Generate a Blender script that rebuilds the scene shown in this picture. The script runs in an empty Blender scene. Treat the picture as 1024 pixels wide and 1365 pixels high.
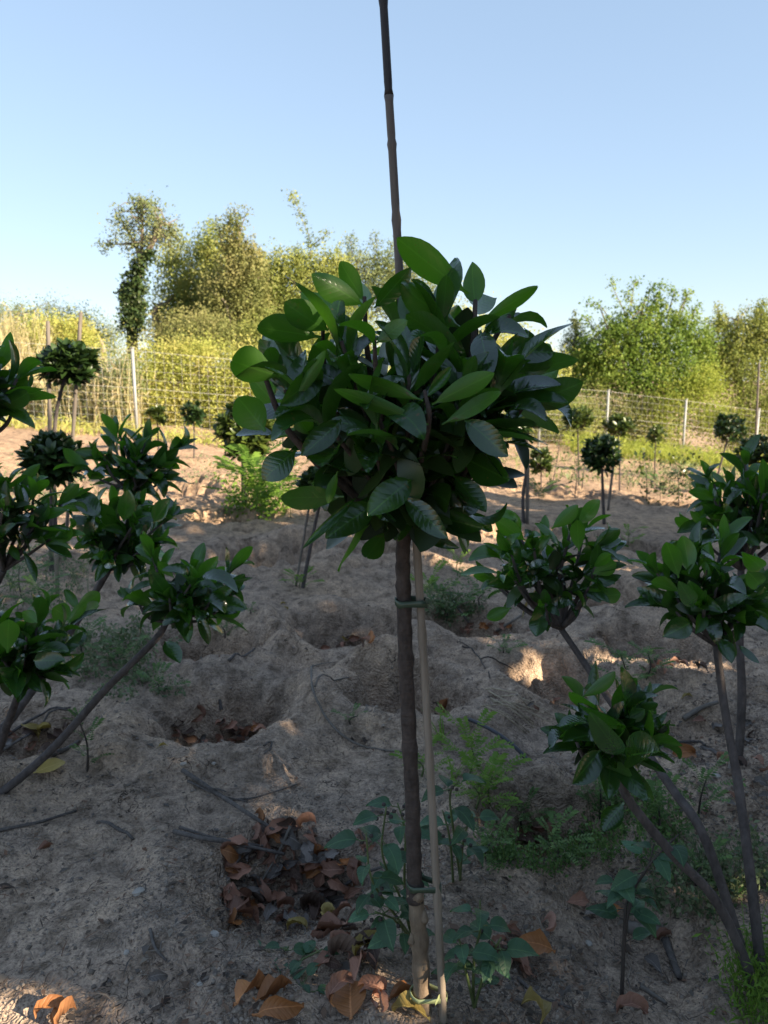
import bpy, math, random
import numpy as np
from mathutils import Vector, Matrix

# ------------------------------------------------------------------ camera, sky, sun
SC = bpy.context.scene
COL = SC.collection
CAMH = 1.2
PITCH = math.radians(10.6)
FPX, CX, CY = 1026.0, 512.0, 682.5            # focal length and centre of the photograph, pixels
cam = bpy.data.cameras.new('camera')
cam.sensor_fit = 'VERTICAL'
cam.sensor_height = 34.6
cam.lens = 34.6 / 2 * FPX / CY
cam.clip_start = 0.05
cam.clip_end = 500
cam.dof.use_dof = True
cam.dof.focus_distance = 1.28
cam.dof.aperture_fstop = 8.0
camo = bpy.data.objects.new('camera', cam)
COL.objects.link(camo)
camo.location = (0, 0, CAMH)
camo.rotation_euler = (math.radians(90) - PITCH, 0, 0)
SC.camera = camo

SUN_AZ, SUN_EL = math.radians(119), math.radians(24)   # azimuth clockwise from +Y
SUNV = Vector((math.sin(SUN_AZ) * math.cos(SUN_EL), math.cos(SUN_AZ) * math.cos(SUN_EL), math.sin(SUN_EL)))
w = bpy.data.worlds.new('World')
SC.world = w
w.use_nodes = True
nt = w.node_tree
nt.nodes.clear()
sky = nt.nodes.new('ShaderNodeTexSky')
sky.sky_type = 'NISHITA'
sky.sun_disc = False
sky.sun_elevation = SUN_EL
sky.sun_rotation = SUN_AZ
sky.altitude = 300
sky.air_density = 1.0
sky.dust_density = 0.0
sky.ozone_density = 2.5
bg = nt.nodes.new('ShaderNodeBackground')
bg.inputs['Strength'].default_value = 0.145
ow = nt.nodes.new('ShaderNodeOutputWorld')
gm = nt.nodes.new('ShaderNodeGamma')            # hazy, evenly bright summer sky: the whole dome's contrast is softened
gm.inputs[1].default_value = 0.46
tn = nt.nodes.new('ShaderNodeMix'); tn.data_type = 'RGBA'; tn.blend_type = 'MULTIPLY'; tn.inputs[0].default_value = 1.0
tn.inputs[7].default_value = (0.93, 1.015, 1.12, 1)
nt.links.new(sky.outputs[0], gm.inputs[0])
nt.links.new(gm.outputs[0], tn.inputs[6])
nt.links.new(tn.outputs[2], bg.inputs[0])
nt.links.new(bg.outputs[0], ow.inputs[0])
sl = bpy.data.lights.new('sun', 'SUN')
sl.energy = 5.0
sl.angle = math.radians(0.55)
sl.color = (1.0, 0.84, 0.62)
so = bpy.data.objects.new('sun', sl)
COL.objects.link(so)
so.location = (6, -3, 8)
so.rotation_euler = SUNV.to_track_quat('Z', 'Y').to_euler()
SC.view_settings.view_transform = 'Standard'
SC.view_settings.look = 'None'
SC.view_settings.exposure = 1.65
SC.view_settings.gamma = 1.0
SC.render.resolution_x, SC.render.resolution_y = 768, 1024

CP, SP = math.cos(PITCH), math.sin(PITCH)
def ray(px, py):
    u, v = (px - CX) / FPX, (py - CY) / FPX
    return np.array([u, CP - v * SP, -SP - v * CP])
def P(px, py, Y):
    """world point seen at a pixel of the photograph at forward distance Y"""
    r = ray(px, py)
    t = Y / r[1]
    return Vector((r[0] * t, Y, CAMH + r[2] * t))

# ------------------------------------------------------------------ terrain function
def _hash(ix, iy, s):
    h = (ix * 374761393 + iy * 668265263 + s * 1442695041) & 0xffffffff
    h = ((h ^ (h >> 13)) * 1274126177) & 0xffffffff
    return ((h ^ (h >> 16)) & 0xffff) / 65535.0
def vnoise(x, y, s=0):
    ix, iy = np.floor(x).astype(np.int64), np.floor(y).astype(np.int64)
    fx, fy = x - ix, y - iy
    fx, fy = fx * fx * (3 - 2 * fx), fy * fy * (3 - 2 * fy)
    a, b = _hash(ix, iy, s), _hash(ix + 1, iy, s)
    c, d = _hash(ix, iy + 1, s), _hash(ix + 1, iy + 1, s)
    return (a + (b - a) * fx) * (1 - fy) + (c + (d - c) * fx) * fy - 0.5
def sstep(a, b, x):
    t = np.clip((x - a) / (b - a), 0, 1)
    return t * t * (3 - 2 * t)
def macro(x, y):
    r = sstep(1.5, 12.0, y)
    xs = np.clip(x, -9, 16)
    z = -0.085 * (xs + 4.5) * r - 0.03 * np.maximum(xs - 5.5, 0) * r
    return z + 0.02 * (1 - r) * x * -1.0
PITS = []
def H(x, y):
    x, y = np.atleast_1d(np.asarray(x, float)), np.atleast_1d(np.asarray(y, float))
    z = macro(x, y)
    amp = np.clip(1.25 - y / 40, 0.3, 1)
    z = z + amp * (0.10 * vnoise(x * 1.5, y * 1.5, 1) + 0.045 * vnoise(x * 4.3, y * 4.3, 2)
                   + 0.024 * vnoise(x * 10, y * 10, 3) + 0.014 * vnoise(x * 23, y * 23, 4)
                   + 0.009 * vnoise(x * 52, y * 52, 5) * (0.4 + 1.2 * np.maximum(0, vnoise(x * 2.3, y * 2.3, 6) + .3)))
    wob = 0.42 * vnoise(x * 6, y * 6, 7) + 0.30 * vnoise(x * 13, y * 13, 8) + 0.16 * vnoise(x * 29, y * 29, 9)
    for cx, cy, rx, ry, dep in PITS:
        dx, dy = (x - cx) / rx, (y - cy) / ry
        q = dx * dx + dy * dy
        m = q < 6
        if not m.any():
            continue
        r = np.sqrt(q[m]) + wob[m]
        steep = np.where(dy[m] > 0, 0.46, 0.2)
        z[m] += -1.2 * dep * (1 - sstep(steep, 1.12, r)) + dep * 0.30 * np.exp(-((r - 1.3) / 0.36) ** 2)
    return z
def hz(x, y):
    return float(H(x, y)[0])
_TT = np.concatenate([np.linspace(0.6, 6, 900), np.linspace(6.01, 60, 1500)])
def G(px, py, f=H):
    """where the ray through a pixel meets the ground"""
    r = ray(px, py)
    pts = np.array([0, 0, CAMH]) + _TT[:, None] * r
    d = pts[:, 2] - f(pts[:, 0], pts[:, 1])
    k = np.argmax(d < 0) if (d < 0).any() else len(d) - 1
    k = max(k, 1)
    a, b = d[k - 1], d[k]
    t = _TT[k - 1] + (_TT[k] - _TT[k - 1]) * (a / (a - b) if a != b else 0)
    p = np.array([0, 0, CAMH]) + t * r
    return Vector(p)
def macro1(x, y):
    return macro(np.atleast_1d(x), np.atleast_1d(y))
# planting pits: pixel of the floor, radius in metres, depth
pitspec = [(385, 1168, .20, .21, .085), (292, 955, .21, .23, .18), (462, 842, .24, .25, .18), (545, 925, .22, .21, .17),
           (738, 1085, .18, .17, .18), (748, 905, .19, .20, .13), (895, 880, .26, .26, .18), (285, 862, .21, .22, .17),
           (620, 828, .24, .24, .11), (352, 750, .34, .32, .20), (478, 745, .32, .30, .18), (605, 748, .32, .28, .14),
           (300, 690, .40, .38, .17), (45, 985, .19, .18, .10), (838, 808, .28, .26, .16), (960, 985, .2, .2, .06),
           (700, 715, .38, .36, .17), (860, 735, .40, .36, .18), (600, 690, .36, .36, .16), (420, 680, .36, .36, .16),
           (230, 655, .48, .44, .19), (780, 665, .48, .44, .18), (900, 680, .48, .44, .21), (700, 652, .48, .44, .16),
           (330, 645, .4, .34, .1), (620, 640, .4, .4, .1), (870, 1245, .16, .13, .03), (130, 760, .3, .25, .09), (930, 775, .3, .26, .1)]
_p = []
for px, py, rx, ry, dep in pitspec:
    g = G(px, py, macro1)
    _p.append((g.x, g.y, rx * 1.18, ry * 1.18, dep * 1.15))
PITS.extend(_p)
def hn(x, y, e=0.02):
    z0, z1, z2 = hz(x, y), hz(x + e, y), hz(x, y + e)
    return Vector((-(z1 - z0) / e, -(z2 - z0) / e, 1)).normalized()

# ------------------------------------------------------------------ mesh helpers
def npmesh(name, v, q, mats=(), smooth=False, uv=None):
    v, q = np.asarray(v, np.float32), np.asarray(q, np.int32)
    k = q.shape[1]
    me = bpy.data.meshes.new(name)
    me.vertices.add(len(v)); me.vertices.foreach_set('co', v.ravel())
    me.loops.add(q.size); me.loops.foreach_set('vertex_index', q.ravel())
    me.polygons.add(len(q))
    me.polygons.foreach_set('loop_start', np.arange(0, q.size, k, dtype=np.int32))
    if smooth:
        me.polygons.foreach_set('use_smooth', np.ones(len(q), bool))
    if uv is not None:
        l = me.uv_layers.new(name='UVMap')
        l.data.foreach_set('uv', np.asarray(uv, np.float32)[q.ravel()].ravel())
    for m in mats:
        me.materials.append(m)
    me.update(calc_edges=True)
    return me
def obj(name, me, parent=None, loc=None):
    o = bpy.data.objects.new(name, me)
    COL.objects.link(o)
    if loc is not None:
        o.location = loc
    if parent is not None:
        o.parent = parent
    return o
def tag(o, label=None, cat=None, group=None, kind=None):
    if label: o['label'] = label
    if cat: o['category'] = cat
    if group: o['group'] = group
    if kind: o['kind'] = kind
    return o
def thing(name, label, cat, loc=(0, 0, 0), group=None):
    o = bpy.data.objects.new(name, None)
    COL.objects.link(o)
    o.empty_display_size = 0.1
    o.location = loc
    return tag(o, label, cat, group)
class MB:
    """collects tubes, quads and lumps into one mesh"""
    def __init__(s): s.v, s.q, s.n = [], [], 0
    def add(s, v, q):
        v = np.asarray(v, float); q = np.asarray(q, int)
        s.v.append(v); s.q.append(q + s.n); s.n += len(v)
    def tube(s, pts, rad, k=8, wob=0.0, rng=None, caps=True):
        pts = [Vector(p) for p in pts]
        n = len(pts)
        if not hasattr(rad, '__len__'): rad = [rad] * n
        ring = []
        u = None
        for i, p in enumerate(pts):
            d = (pts[min(i + 1, n - 1)] - pts[max(i - 1, 0)]).normalized()
            if u is None:
                u = d.orthogonal().normalized()
            else:
                u = (u - d * u.dot(d)).normalized()
            b = d.cross(u)
            for j in range(k):
                a = 2 * math.pi * j / k
                rr = rad[i] * (1 + (wob * (rng.random() - .5) if rng else 0))
                ring.append(p + (u * math.cos(a) + b * math.sin(a)) * rr)
        q = []
        for i in range(n - 1):
            for j in range(k):
                a, b2 = i * k + j, i * k + (j + 1) % k
                q.append((a, b2, b2 + k, a + k))
        if caps:
            ring.append(pts[0]); ring.append(pts[-1])
            c0, c1 = n * k, n * k + 1
            for j in range(0, k - 1, 2):
                q.append((c0, (j + 2) % k, j + 1, j)); e = (n - 1) * k
                q.append((c1, e + j, e + j + 1, e + (j + 2) % k))
        s.add([tuple(p) for p in ring], q)
        return s
    def mesh(s, name, mats, smooth=True):
        return npmesh(name, np.concatenate(s.v), np.concatenate(s.q), mats, smooth)
    def build(s, name, mat, parent=None, smooth=True, loc=None):
        me = s.mesh(name, [mat], smooth)
        if parent is not None and parent.type == 'EMPTY':
            me.transform(parent.matrix_basis.inverted())
        return obj(name, me, parent, loc)
def spline(pts, n=8):
    """Catmull-Rom through points"""
    p = [Vector(x) for x in pts]
    if len(p) < 3:
        return [p[0].lerp(p[-1], i / n) for i in range(n + 1)]
    p = [p[0] * 2 - p[1]] + p + [p[-1] * 2 - p[-2]]
    out = []
    for i in range(1, len(p) - 2):
        a, b, c, d = p[i - 1], p[i], p[i + 1], p[i + 2]
        for j in range(n):
            t = j / n
            out.append(0.5 * (2 * b + (c - a) * t + (2 * a - 5 * b + 4 * c - d) * t * t + (3 * b - a - 3 * c + d) * t ** 3))
    out.append(p[-2])
    return out

# ------------------------------------------------------------------ materials
def newmat(name):
    m = bpy.data.materials.new(name); m.use_nodes = True
    t = m.node_tree; t.nodes.clear()
    o = t.nodes.new('ShaderNodeOutputMaterial')
    return m, t, o
def nd(t, typ, **kw):
    n = t.nodes.new(typ)
    for k, v in kw.items():
        if k.startswith('i_'):
            n.inputs[k[2:].replace('_', ' ')].default_value = v
        else:
            setattr(n, k, v)
    return n
def ramp(t, fac, cols):
    r = t.nodes.new('ShaderNodeValToRGB')
    el = r.color_ramp.elements
    el[0].position, el[0].color = cols[0][0], (*cols[0][1], 1)
    el[1].position, el[1].color = cols[-1][0], (*cols[-1][1], 1)
    for p, c in cols[1:-1]:
        e = el.new(p); e.color = (*c, 1)
    t.links.new(fac, r.inputs[0])
    return r.outputs[0]
def math_(t, op, a, b=None):
    n = t.nodes.new('ShaderNodeMath'); n.operation = op
    for i, x in enumerate((a, b)):
        if x is None: continue
        if isinstance(x, (int, float)): n.inputs[i].default_value = x
        else: t.links.new(x, n.inputs[i])
    return n.outputs[0]
def noise(t, vec, scale, detail=4, rough=.6):
    n = nd(t, 'ShaderNodeTexNoise', i_Scale=scale, i_Detail=detail, i_Roughness=rough)
    if vec is not None: t.links.new(vec, n.inputs['Vector'])
    return n.outputs['Fac']
def mixc(t, fac, a, b):
    n = t.nodes.new('ShaderNodeMix'); n.data_type = 'RGBA'
    for i, x in ((0, fac), (6, a), (7, b)):
        if isinstance(x, (int, float)): n.inputs[i].default_value = x
        elif isinstance(x, tuple): n.inputs[i].default_value = (*x, 1)
        else: t.links.new(x, n.inputs[i])
    return n.outputs[2]

def mat_soil():
    m, t, o = newmat('soil')
    tc = nd(t, 'ShaderNodeTexCoord').outputs['Object']
    big = noise(t, tc, 1.6, 5)
    mid = noise(t, tc, 14, 6, .65)
    fin = noise(t, tc, 130, 4, .7)
    c = ramp(t, big, [(.35, (.36, .275, .215)), (.5, (.43, .325, .25)), (.66, (.52, .385, .285))])
    c2 = ramp(t, mid, [(.36, (.55, .54, .52)), (.5, (1, 1, 1)), (.66, (1.28, 1.25, 1.2))])  # hollows of the bump noise also painted darker, like shade
    mul = nd(t, 'ShaderNodeMix', data_type='RGBA', blend_type='MULTIPLY'); mul.inputs[0].default_value = 1
    t.links.new(c, mul.inputs[6]); t.links.new(c2, mul.inputs[7])
    c3 = ramp(t, fin, [(.36, (.45, .43, .42)), (.5, (1, 1, 1)), (.66, (1.35, 1.32, 1.26))])
    mul2 = nd(t, 'ShaderNodeMix', data_type='RGBA', blend_type='MULTIPLY'); mul2.inputs[0].default_value = .6
    t.links.new(mul.outputs[2], mul2.inputs[6]); t.links.new(c3, mul2.inputs[7])
    mot = noise(t, tc, 42, 5, .7)
    c4 = ramp(t, mot, [(.36, (.40, .38, .37)), (.47, (.92, .92, .92)), (.55, (1.05, 1.05, 1.05)), (.66, (1.45, 1.43, 1.39))])  # mottling paints extra shade into the bump's low spots
    mul3 = nd(t, 'ShaderNodeMix', data_type='RGBA', blend_type='MULTIPLY'); mul3.inputs[0].default_value = .34
    t.links.new(mul2.outputs[2], mul3.inputs[6]); t.links.new(c4, mul3.inputs[7])
    mul2 = mul3
    # cracks and crumbs
    vo = nd(t, 'ShaderNodeTexVoronoi', feature='DISTANCE_TO_EDGE', i_Scale=11.0)
    dv = nd(t, 'ShaderNodeVectorMath', operation='ADD')
    nz = nd(t, 'ShaderNodeTexNoise', i_Scale=7.0, i_Detail=4.0)
    sc = nd(t, 'ShaderNodeVectorMath', operation='SCALE', i_Scale=.22)
    t.links.new(tc, nz.inputs['Vector']); t.links.new(nz.outputs['Color'], sc.inputs[0])
    t.links.new(tc, dv.inputs[0]); t.links.new(sc.outputs[0], dv.inputs[1]); t.links.new(dv.outputs[0], vo.inputs['Vector'])
    crack = math_(t, 'MULTIPLY', ramp(t, vo.outputs['Distance'], [(0, (1, 1, 1)), (.012, (0, 0, 0))]), math_(t, 'GREATER_THAN', noise(t, tc, 3.1, 3), .57))
    col = mixc(t, crack, mul2.outputs[2], (.06, .05, .045))
    vc = nd(t, 'ShaderNodeTexVoronoi', i_Scale=85.0)
    t.links.new(dv.outputs[0], vc.inputs['Vector'])
    h = math_(t, 'ADD', math_(t, 'MULTIPLY', mid, 1.1), math_(t, 'MULTIPLY', fin, .28))
    h = math_(t, 'ADD', h, math_(t, 'MULTIPLY', vc.outputs['Distance'], -.5))
    h = math_(t, 'ADD', h, math_(t, 'MULTIPLY', crack, -.8))
    h = math_(t, 'ADD', h, math_(t, 'MULTIPLY', mot, .5))
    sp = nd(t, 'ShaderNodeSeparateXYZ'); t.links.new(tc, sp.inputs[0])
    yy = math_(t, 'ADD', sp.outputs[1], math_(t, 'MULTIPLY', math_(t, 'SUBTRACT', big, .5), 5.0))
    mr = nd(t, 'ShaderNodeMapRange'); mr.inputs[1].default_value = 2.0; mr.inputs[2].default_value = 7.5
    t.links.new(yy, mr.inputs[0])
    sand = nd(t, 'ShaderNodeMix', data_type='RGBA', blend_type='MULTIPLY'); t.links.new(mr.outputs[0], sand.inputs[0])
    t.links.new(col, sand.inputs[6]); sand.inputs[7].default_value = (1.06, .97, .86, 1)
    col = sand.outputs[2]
    bp = nd(t, 'ShaderNodeBump', i_Strength=1.0, i_Distance=.02)
    t.links.new(h, bp.inputs['Height'])
    b = nd(t, 'ShaderNodeBsdfPrincipled', i_Roughness=.95)
    b.inputs['Specular IOR Level'].default_value = .15
    t.links.new(col, b.inputs['Base Color']); t.links.new(bp.outputs[0], b.inputs['Normal'])
    t.links.new(b.outputs[0], o.inputs[0])
    return m
def mat_leaf(name, top, under, rough=.3, trans=.16, vein=.25, tcol=(.10, .26, .02), spec=.5, rand='obj', nv=9.0, coat=0.0, spots=0):
    """two-sided leaf: glossy upper face, duller paler lower face, midrib and side veins along the UVs"""
    m, t, o = newmat(name)
    uv = nd(t, 'ShaderNodeUVMap').outputs[0]
    sx = nd(t, 'ShaderNodeSeparateXYZ'); t.links.new(uv, sx.inputs[0])
    ax = math_(t, 'ABSOLUTE', sx.outputs[0])
    s = math_(t, 'SUBTRACT', sx.outputs[1], math_(t, 'MULTIPLY', ax, .22))
    wv = math_(t, 'POWER', math_(t, 'ABSOLUTE', math_(t, 'SINE', math_(t, 'MULTIPLY', s, math.pi * nv))), 7.0)
    wv = math_(t, 'SUBTRACT', 1.0, wv)
    rib = math_(t, 'LESS_THAN', ax, .05)
    rnd = nd(t, 'ShaderNodeObjectInfo').outputs['Random'] if rand == 'obj' else nd(t, 'ShaderNodeNewGeometry').outputs['Random Per Island']
    tc = nd(t, 'ShaderNodeTexCoord').outputs['Object']
    blot = noise(t, tc, 6, 3)
    v1 = math_(t, 'ADD', math_(t, 'MULTIPLY', rnd, .75), math_(t, 'MULTIPLY', blot, .25))
    ct = ramp(t, v1, [(0.05, tuple(x * .6 for x in top)), (.55, top), (1, tuple(min(1, x * 1.7) for x in top))])
    cu = ramp(t, v1, [(0.05, tuple(x * .7 for x in under)), (1, tuple(min(1, x * 1.4) for x in under))])
    geo = nd(t, 'ShaderNodeNewGeometry').outputs['Backfacing']
    c = mixc(t, geo, ct, cu)
    c = mixc(t, math_(t, 'MULTIPLY', rib, .35), c, tuple(min(1, x * 2.6) for x in under))
    if spots:                                        # a few dry brown flecks and dust
        sp_ = noise(t, tc, 9, 2); fl = math_(t, 'GREATER_THAN', math_(t, 'ADD', sp_, math_(t, 'MULTIPLY', rnd, .06)), .735)
        c = mixc(t, math_(t, 'MULTIPLY', fl, .8), c, (.10, .06, .025))
    bp = nd(t, 'ShaderNodeBump', i_Strength=vein, i_Distance=.004)
    hh = math_(t, 'ADD', math_(t, 'MULTIPLY', wv, .5), math_(t, 'MULTIPLY', blot, .8))
    t.links.new(hh, bp.inputs['Height'])
    b = nd(t, 'ShaderNodeBsdfPrincipled')
    b.inputs['Specular IOR Level'].default_value = spec
    
    gl = math_(t, 'FRACT', math_(t, 'MULTIPLY', rnd, 7.31)); t.links.new(math_(t, 'MULTIPLY', gl, coat), b.inputs['Coat Weight'])
    b.inputs['Coat Roughness'].default_value = .15; b.inputs['Coat IOR'].default_value = 1.65
    t.links.new(bp.outputs[0], b.inputs['Coat Normal'])
    t.links.new(c, b.inputs['Base Color']); t.links.new(bp.outputs[0], b.inputs['Normal'])
    rr = math_(t, 'ADD', rough, math_(t, 'MULTIPLY', geo, .25)); t.links.new(rr, b.inputs['Roughness'])
    tr = nd(t, 'ShaderNodeBsdfTranslucent'); tr.inputs[0].default_value = (*tcol, 1)
    mx = nd(t, 'ShaderNodeMixShader'); mx.inputs[0].default_value = trans
    t.links.new(b.outputs[0], mx.inputs[1]); t.links.new(tr.outputs[0], mx.inputs[2])
    t.links.new(mx.outputs[0], o.inputs[0])
    return m
def mat_foliage(name, cols, trans=.3, rough=.55, spec=.3, clump=0):
    """leaf clouds: one random tint for each leaf"""
    m, t, o = newmat(name)
    r = nd(t, 'ShaderNodeNewGeometry').outputs['Random Per Island']
    if clump:
        tc = nd(t, 'ShaderNodeTexCoord').outputs['Object']
        cn = nd(t, 'ShaderNodeMapRange'); cn.inputs[1].default_value = .34; cn.inputs[2].default_value = .66
        t.links.new(noise(t, tc, clump, 3, .55), cn.inputs[0])
        r = math_(t, 'ADD', math_(t, 'MULTIPLY', r, .38), math_(t, 'MULTIPLY', cn.outputs[0], .62))
    c = ramp(t, r, [(i / (len(cols) - 1), k) for i, k in enumerate(cols)])
    b = nd(t, 'ShaderNodeBsdfPrincipled', i_Roughness=rough)
    b.inputs['Specular IOR Level'].default_value = spec
    t.links.new(c, b.inputs['Base Color'])
    tr = nd(t, 'ShaderNodeBsdfTranslucent'); t.links.new(c, tr.inputs[0])
    mx = nd(t, 'ShaderNodeMixShader'); mx.inputs[0].default_value = trans
    t.links.new(b.outputs[0], mx.inputs[1]); t.links.new(tr.outputs[0], mx.inputs[2])
    t.links.new(mx.outputs[0], o.inputs[0])
    return m
def mat_bark(name, c1, c2, scale=60, stretch=.15, bump=.6, rough=.85, rings=0):
    m, t, o = newmat(name)
    tc = nd(t, 'ShaderNodeTexCoord').outputs['Object']
    mp = nd(t, 'ShaderNodeMapping'); mp.inputs['Scale'].default_value = (1, 1, stretch)
    t.links.new(tc, mp.inputs[0])
    n1 = noise(t, mp.outputs[0], scale, 5, .65)
    n2 = noise(t, tc, 9, 3)
    f = math_(t, 'ADD', math_(t, 'MULTIPLY', n1, .65), math_(t, 'MULTIPLY', n2, .35))
    c = ramp(t, f, [(.32, c1), (.68, c2)])
    h = f
    if rings:
        mp2 = nd(t, 'ShaderNodeMapping'); mp2.inputs['Scale'].default_value = (.2, .2, 1)
        t.links.new(tc, mp2.inputs[0])
        h = math_(t, 'ADD', f, math_(t, 'MULTIPLY', noise(t, mp2.outputs[0], rings, 3), .8))
    bp = nd(t, 'ShaderNodeBump', i_Strength=bump, i_Distance=.004); t.links.new(h, bp.inputs['Height'])
    b = nd(t, 'ShaderNodeBsdfPrincipled', i_Roughness=rough)
    b.inputs['Specular IOR Level'].default_value = .25
    t.links.new(c, b.inputs['Base Color']); t.links.new(bp.outputs[0], b.inputs['Normal'])
    t.links.new(b.outputs[0], o.inputs[0])
    return m
def mat_plain(name, c, rough=.6, metal=0.0, var=.25, spec=.4):
    m, t, o = newmat(name)
    tc = nd(t, 'ShaderNodeTexCoord').outputs['Object']
    n = noise(t, tc, 25, 4)
    k = ramp(t, n, [(.3, tuple(x * (1 - var) for x in c)), (.7, tuple(min(1, x * (1 + var)) for x in c))])
    b = nd(t, 'ShaderNodeBsdfPrincipled', i_Roughness=rough, i_Metallic=metal)
    b.inputs['Specular IOR Level'].default_value = spec
    t.links.new(k, b.inputs['Base Color']); t.links.new(b.outputs[0], o.inputs[0])
    return m
M = {}
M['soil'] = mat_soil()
M['laurel'] = mat_leaf('laurel_leaf', (.014, .042, .010), (.028, .080, .012), .22, .26, .10, (.09, .28, .012), .55, coat=1.0, spots=1)
M['laurel_young'] = mat_leaf('laurel_young_leaf', (.028, .085, .013), (.045, .125, .014), .26, .34, .09, (.12, .36, .012), .5, coat=.5, spots=1)
M['rust'] = mat_leaf('dead_leaf_rust', (.27, .135, .09), (.30, .165, .12), .55, .06, .3, (.25, .08, .02), .3)
M['orange'] = mat_leaf('dead_leaf_orange', (.36, .145, .05), (.34, .15, .065), .5, .08, .3, (.3, .1, .02), .35)
M['greyleaf'] = mat_leaf('dead_leaf_grey', (.17, .145, .13), (.21, .18, .16), .7, .04, .4, (.1, .08, .05), .2)
M['darkleaf'] = mat_leaf('dead_leaf_dark', (.11, .068, .052), (.125, .085, .066), .6, .04, .4, (.1, .05, .02), .25)
M['yellowleaf'] = mat_leaf('dead_leaf_yellow', (.36, .26, .075), (.36, .27, .10), .5, .15, .3, (.4, .3, .04), .35)
M['weed'] = mat_leaf('nightshade_leaf', (.050, .105, .060), (.075, .14, .06), .5, .25, .3, (.12, .25, .04), .35, nv=5)
M['weed2'] = mat_foliage('feathery_weed', [(.065, .125, .035), (.10, .18, .05), (.15, .24, .07)], .35)
M['weed3'] = mat_foliage('bright_weed', [(.10, .20, .025), (.15, .27, .035), (.21, .33, .05)], .45)
M['weed4'] = mat_foliage('low_weed', [(.08, .125, .055), (.12, .175, .075), (.18, .22, .11), (.22, .21, .12)], .3)
M['stem_green'] = mat_plain('green_stem', (.09, .12, .04), .55)
M['stem_dark'] = mat_plain('dark_stem', (.045, .035, .03), .6)
M['bark'] = mat_bark('laurel_bark', (.028, .021, .018), (.105, .080, .068), 80, .5, 1.0, .75, 140)
M['bark2'] = mat_bark('laurel_stem_bark', (.040, .033, .031), (.13, .11, .105), 70, .4, .9, .8, 90)
M['rootstock'] = mat_bark('rootstock_bark', (.10, .068, .045), (.31, .235, .165), 55, .35, .8, .85, 60)
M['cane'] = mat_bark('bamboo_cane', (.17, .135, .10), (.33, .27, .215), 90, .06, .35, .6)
M['cane_shade'] = mat_bark('bamboo_cane_shade', (.020, .017, .016), (.05, .042, .04), 90, .06, .35, .5)  # top of the culm painted dark, as a silhouette against the sky
M['cane_half_shade'] = mat_bark('bamboo_cane_half_shade', (.085, .068, .058), (.15, .125, .11), 90, .06, .35, .55)  # painted halfway step from tan culm into the dark silhouette
M['canedark'] = mat_bark('weathered_cane', (.10, .085, .07), (.20, .17, .145), 80, .08, .3, .7)
M['stick'] = mat_bark('dry_stick', (.035, .030, .029), (.17, .145, .13), 80, .3, .5)
M['straw'] = mat_plain('dry_straw', (.36, .29, .20), .8)
M['tie'] = mat_plain('plastic_tie_tape', (.05, .075, .045), .4, 0, .12, .5)
M['tie_pale'] = mat_plain('plastic_tie_tape_pale', (.30, .34, .17), .4, 0, .12, .5)
M['pipe'] = mat_plain('dark_pipe', (.035, .035, .045), .45, 0, .4)
M['post'] = mat_plain('galvanised_post', (.31, .32, .32), .5, .0, .1)
M['wire'] = mat_plain('galvanised_wire', (.48, .47, .43), .5, .0, .1)
M['pebble'] = mat_plain('pale_stone', (.36, .32, .28), .85, 0, .2)
M['clod'] = mat_foliage('soil_clod', [(.13, .105, .085), (.24, .195, .16), (.33, .27, .22), (.20, .165, .14), (.38, .31, .25)], 0.0, .95, .1)
M['chip'] = mat_foliage('litter_chips', [(.05, .035, .028), (.13, .095, .07), (.19, .10, .06), (.27, .22, .17), (.09, .075, .065), (.16, .13, .11)], .05, .8)
M['fol_olive'] = mat_foliage('foliage_olive', [(.16, .205, .05), (.23, .275, .07), (.32, .345, .095), (.40, .40, .13)], .42, .6, .2, 1.4)
M['fol_brown'] = mat_foliage('foliage_brown', [(.16, .19, .06), (.22, .24, .08), (.30, .29, .11), (.36, .32, .14)], .42, .6, .2, 1.4)
M['fol_green'] = mat_foliage('foliage_green', [(.10, .17, .032), (.16, .25, .045), (.25, .33, .065), (.36, .40, .09)], .48, .6, .2, 1.4)
M['fol_yellow'] = mat_foliage('foliage_yellow', [(.27, .33, .075), (.36, .40, .095), (.47, .48, .13), (.56, .52, .17), (.42, .36, .13)], .5, .6, .2, 1.4)
M['fol_lime'] = mat_foliage('foliage_lime', [(.24, .30, .05), (.33, .38, .07), (.42, .44, .10)], .48, .6, .2, 1.4)
M['fol_ivy'] = mat_foliage('foliage_ivy', [(.03, .055, .018), (.05, .085, .025), (.09, .11, .04)], .15, .4)
M['fol_grey'] = mat_foliage('foliage_grey', [(.15, .20, .08), (.21, .25, .10), (.28, .29, .13)], .38, .6, .2, 1.4)
M['fol_gold'] = mat_foliage('dry_reed', [(.42, .36, .19), (.50, .41, .22), (.34, .28, .15), (.44, .40, .20), (.36, .34, .16)], .3)
M['fol_dark'] = mat_foliage('foliage_dark_laurel', [(.014, .032, .010), (.026, .055, .014), (.05, .09, .022)], .22, .32, .5)
M['fol_mid'] = mat_foliage('foliage_mid_laurel', [(.035, .06, .015), (.065, .10, .02), (.12, .16, .03)], .3, .35, .5)
M['fol_shade'] = mat_foliage('foliage_shade_tree', [(.05, .08, .02), (.08, .11, .03)], .08)
M['branch'] = mat_bark('tree_branch', (.11, .085, .06), (.27, .22, .165), 20, .3, .5)
M['branch_pale'] = mat_bark('pale_trunk', (.20, .16, .12), (.40, .33, .26), 18, .3, .5)

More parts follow.
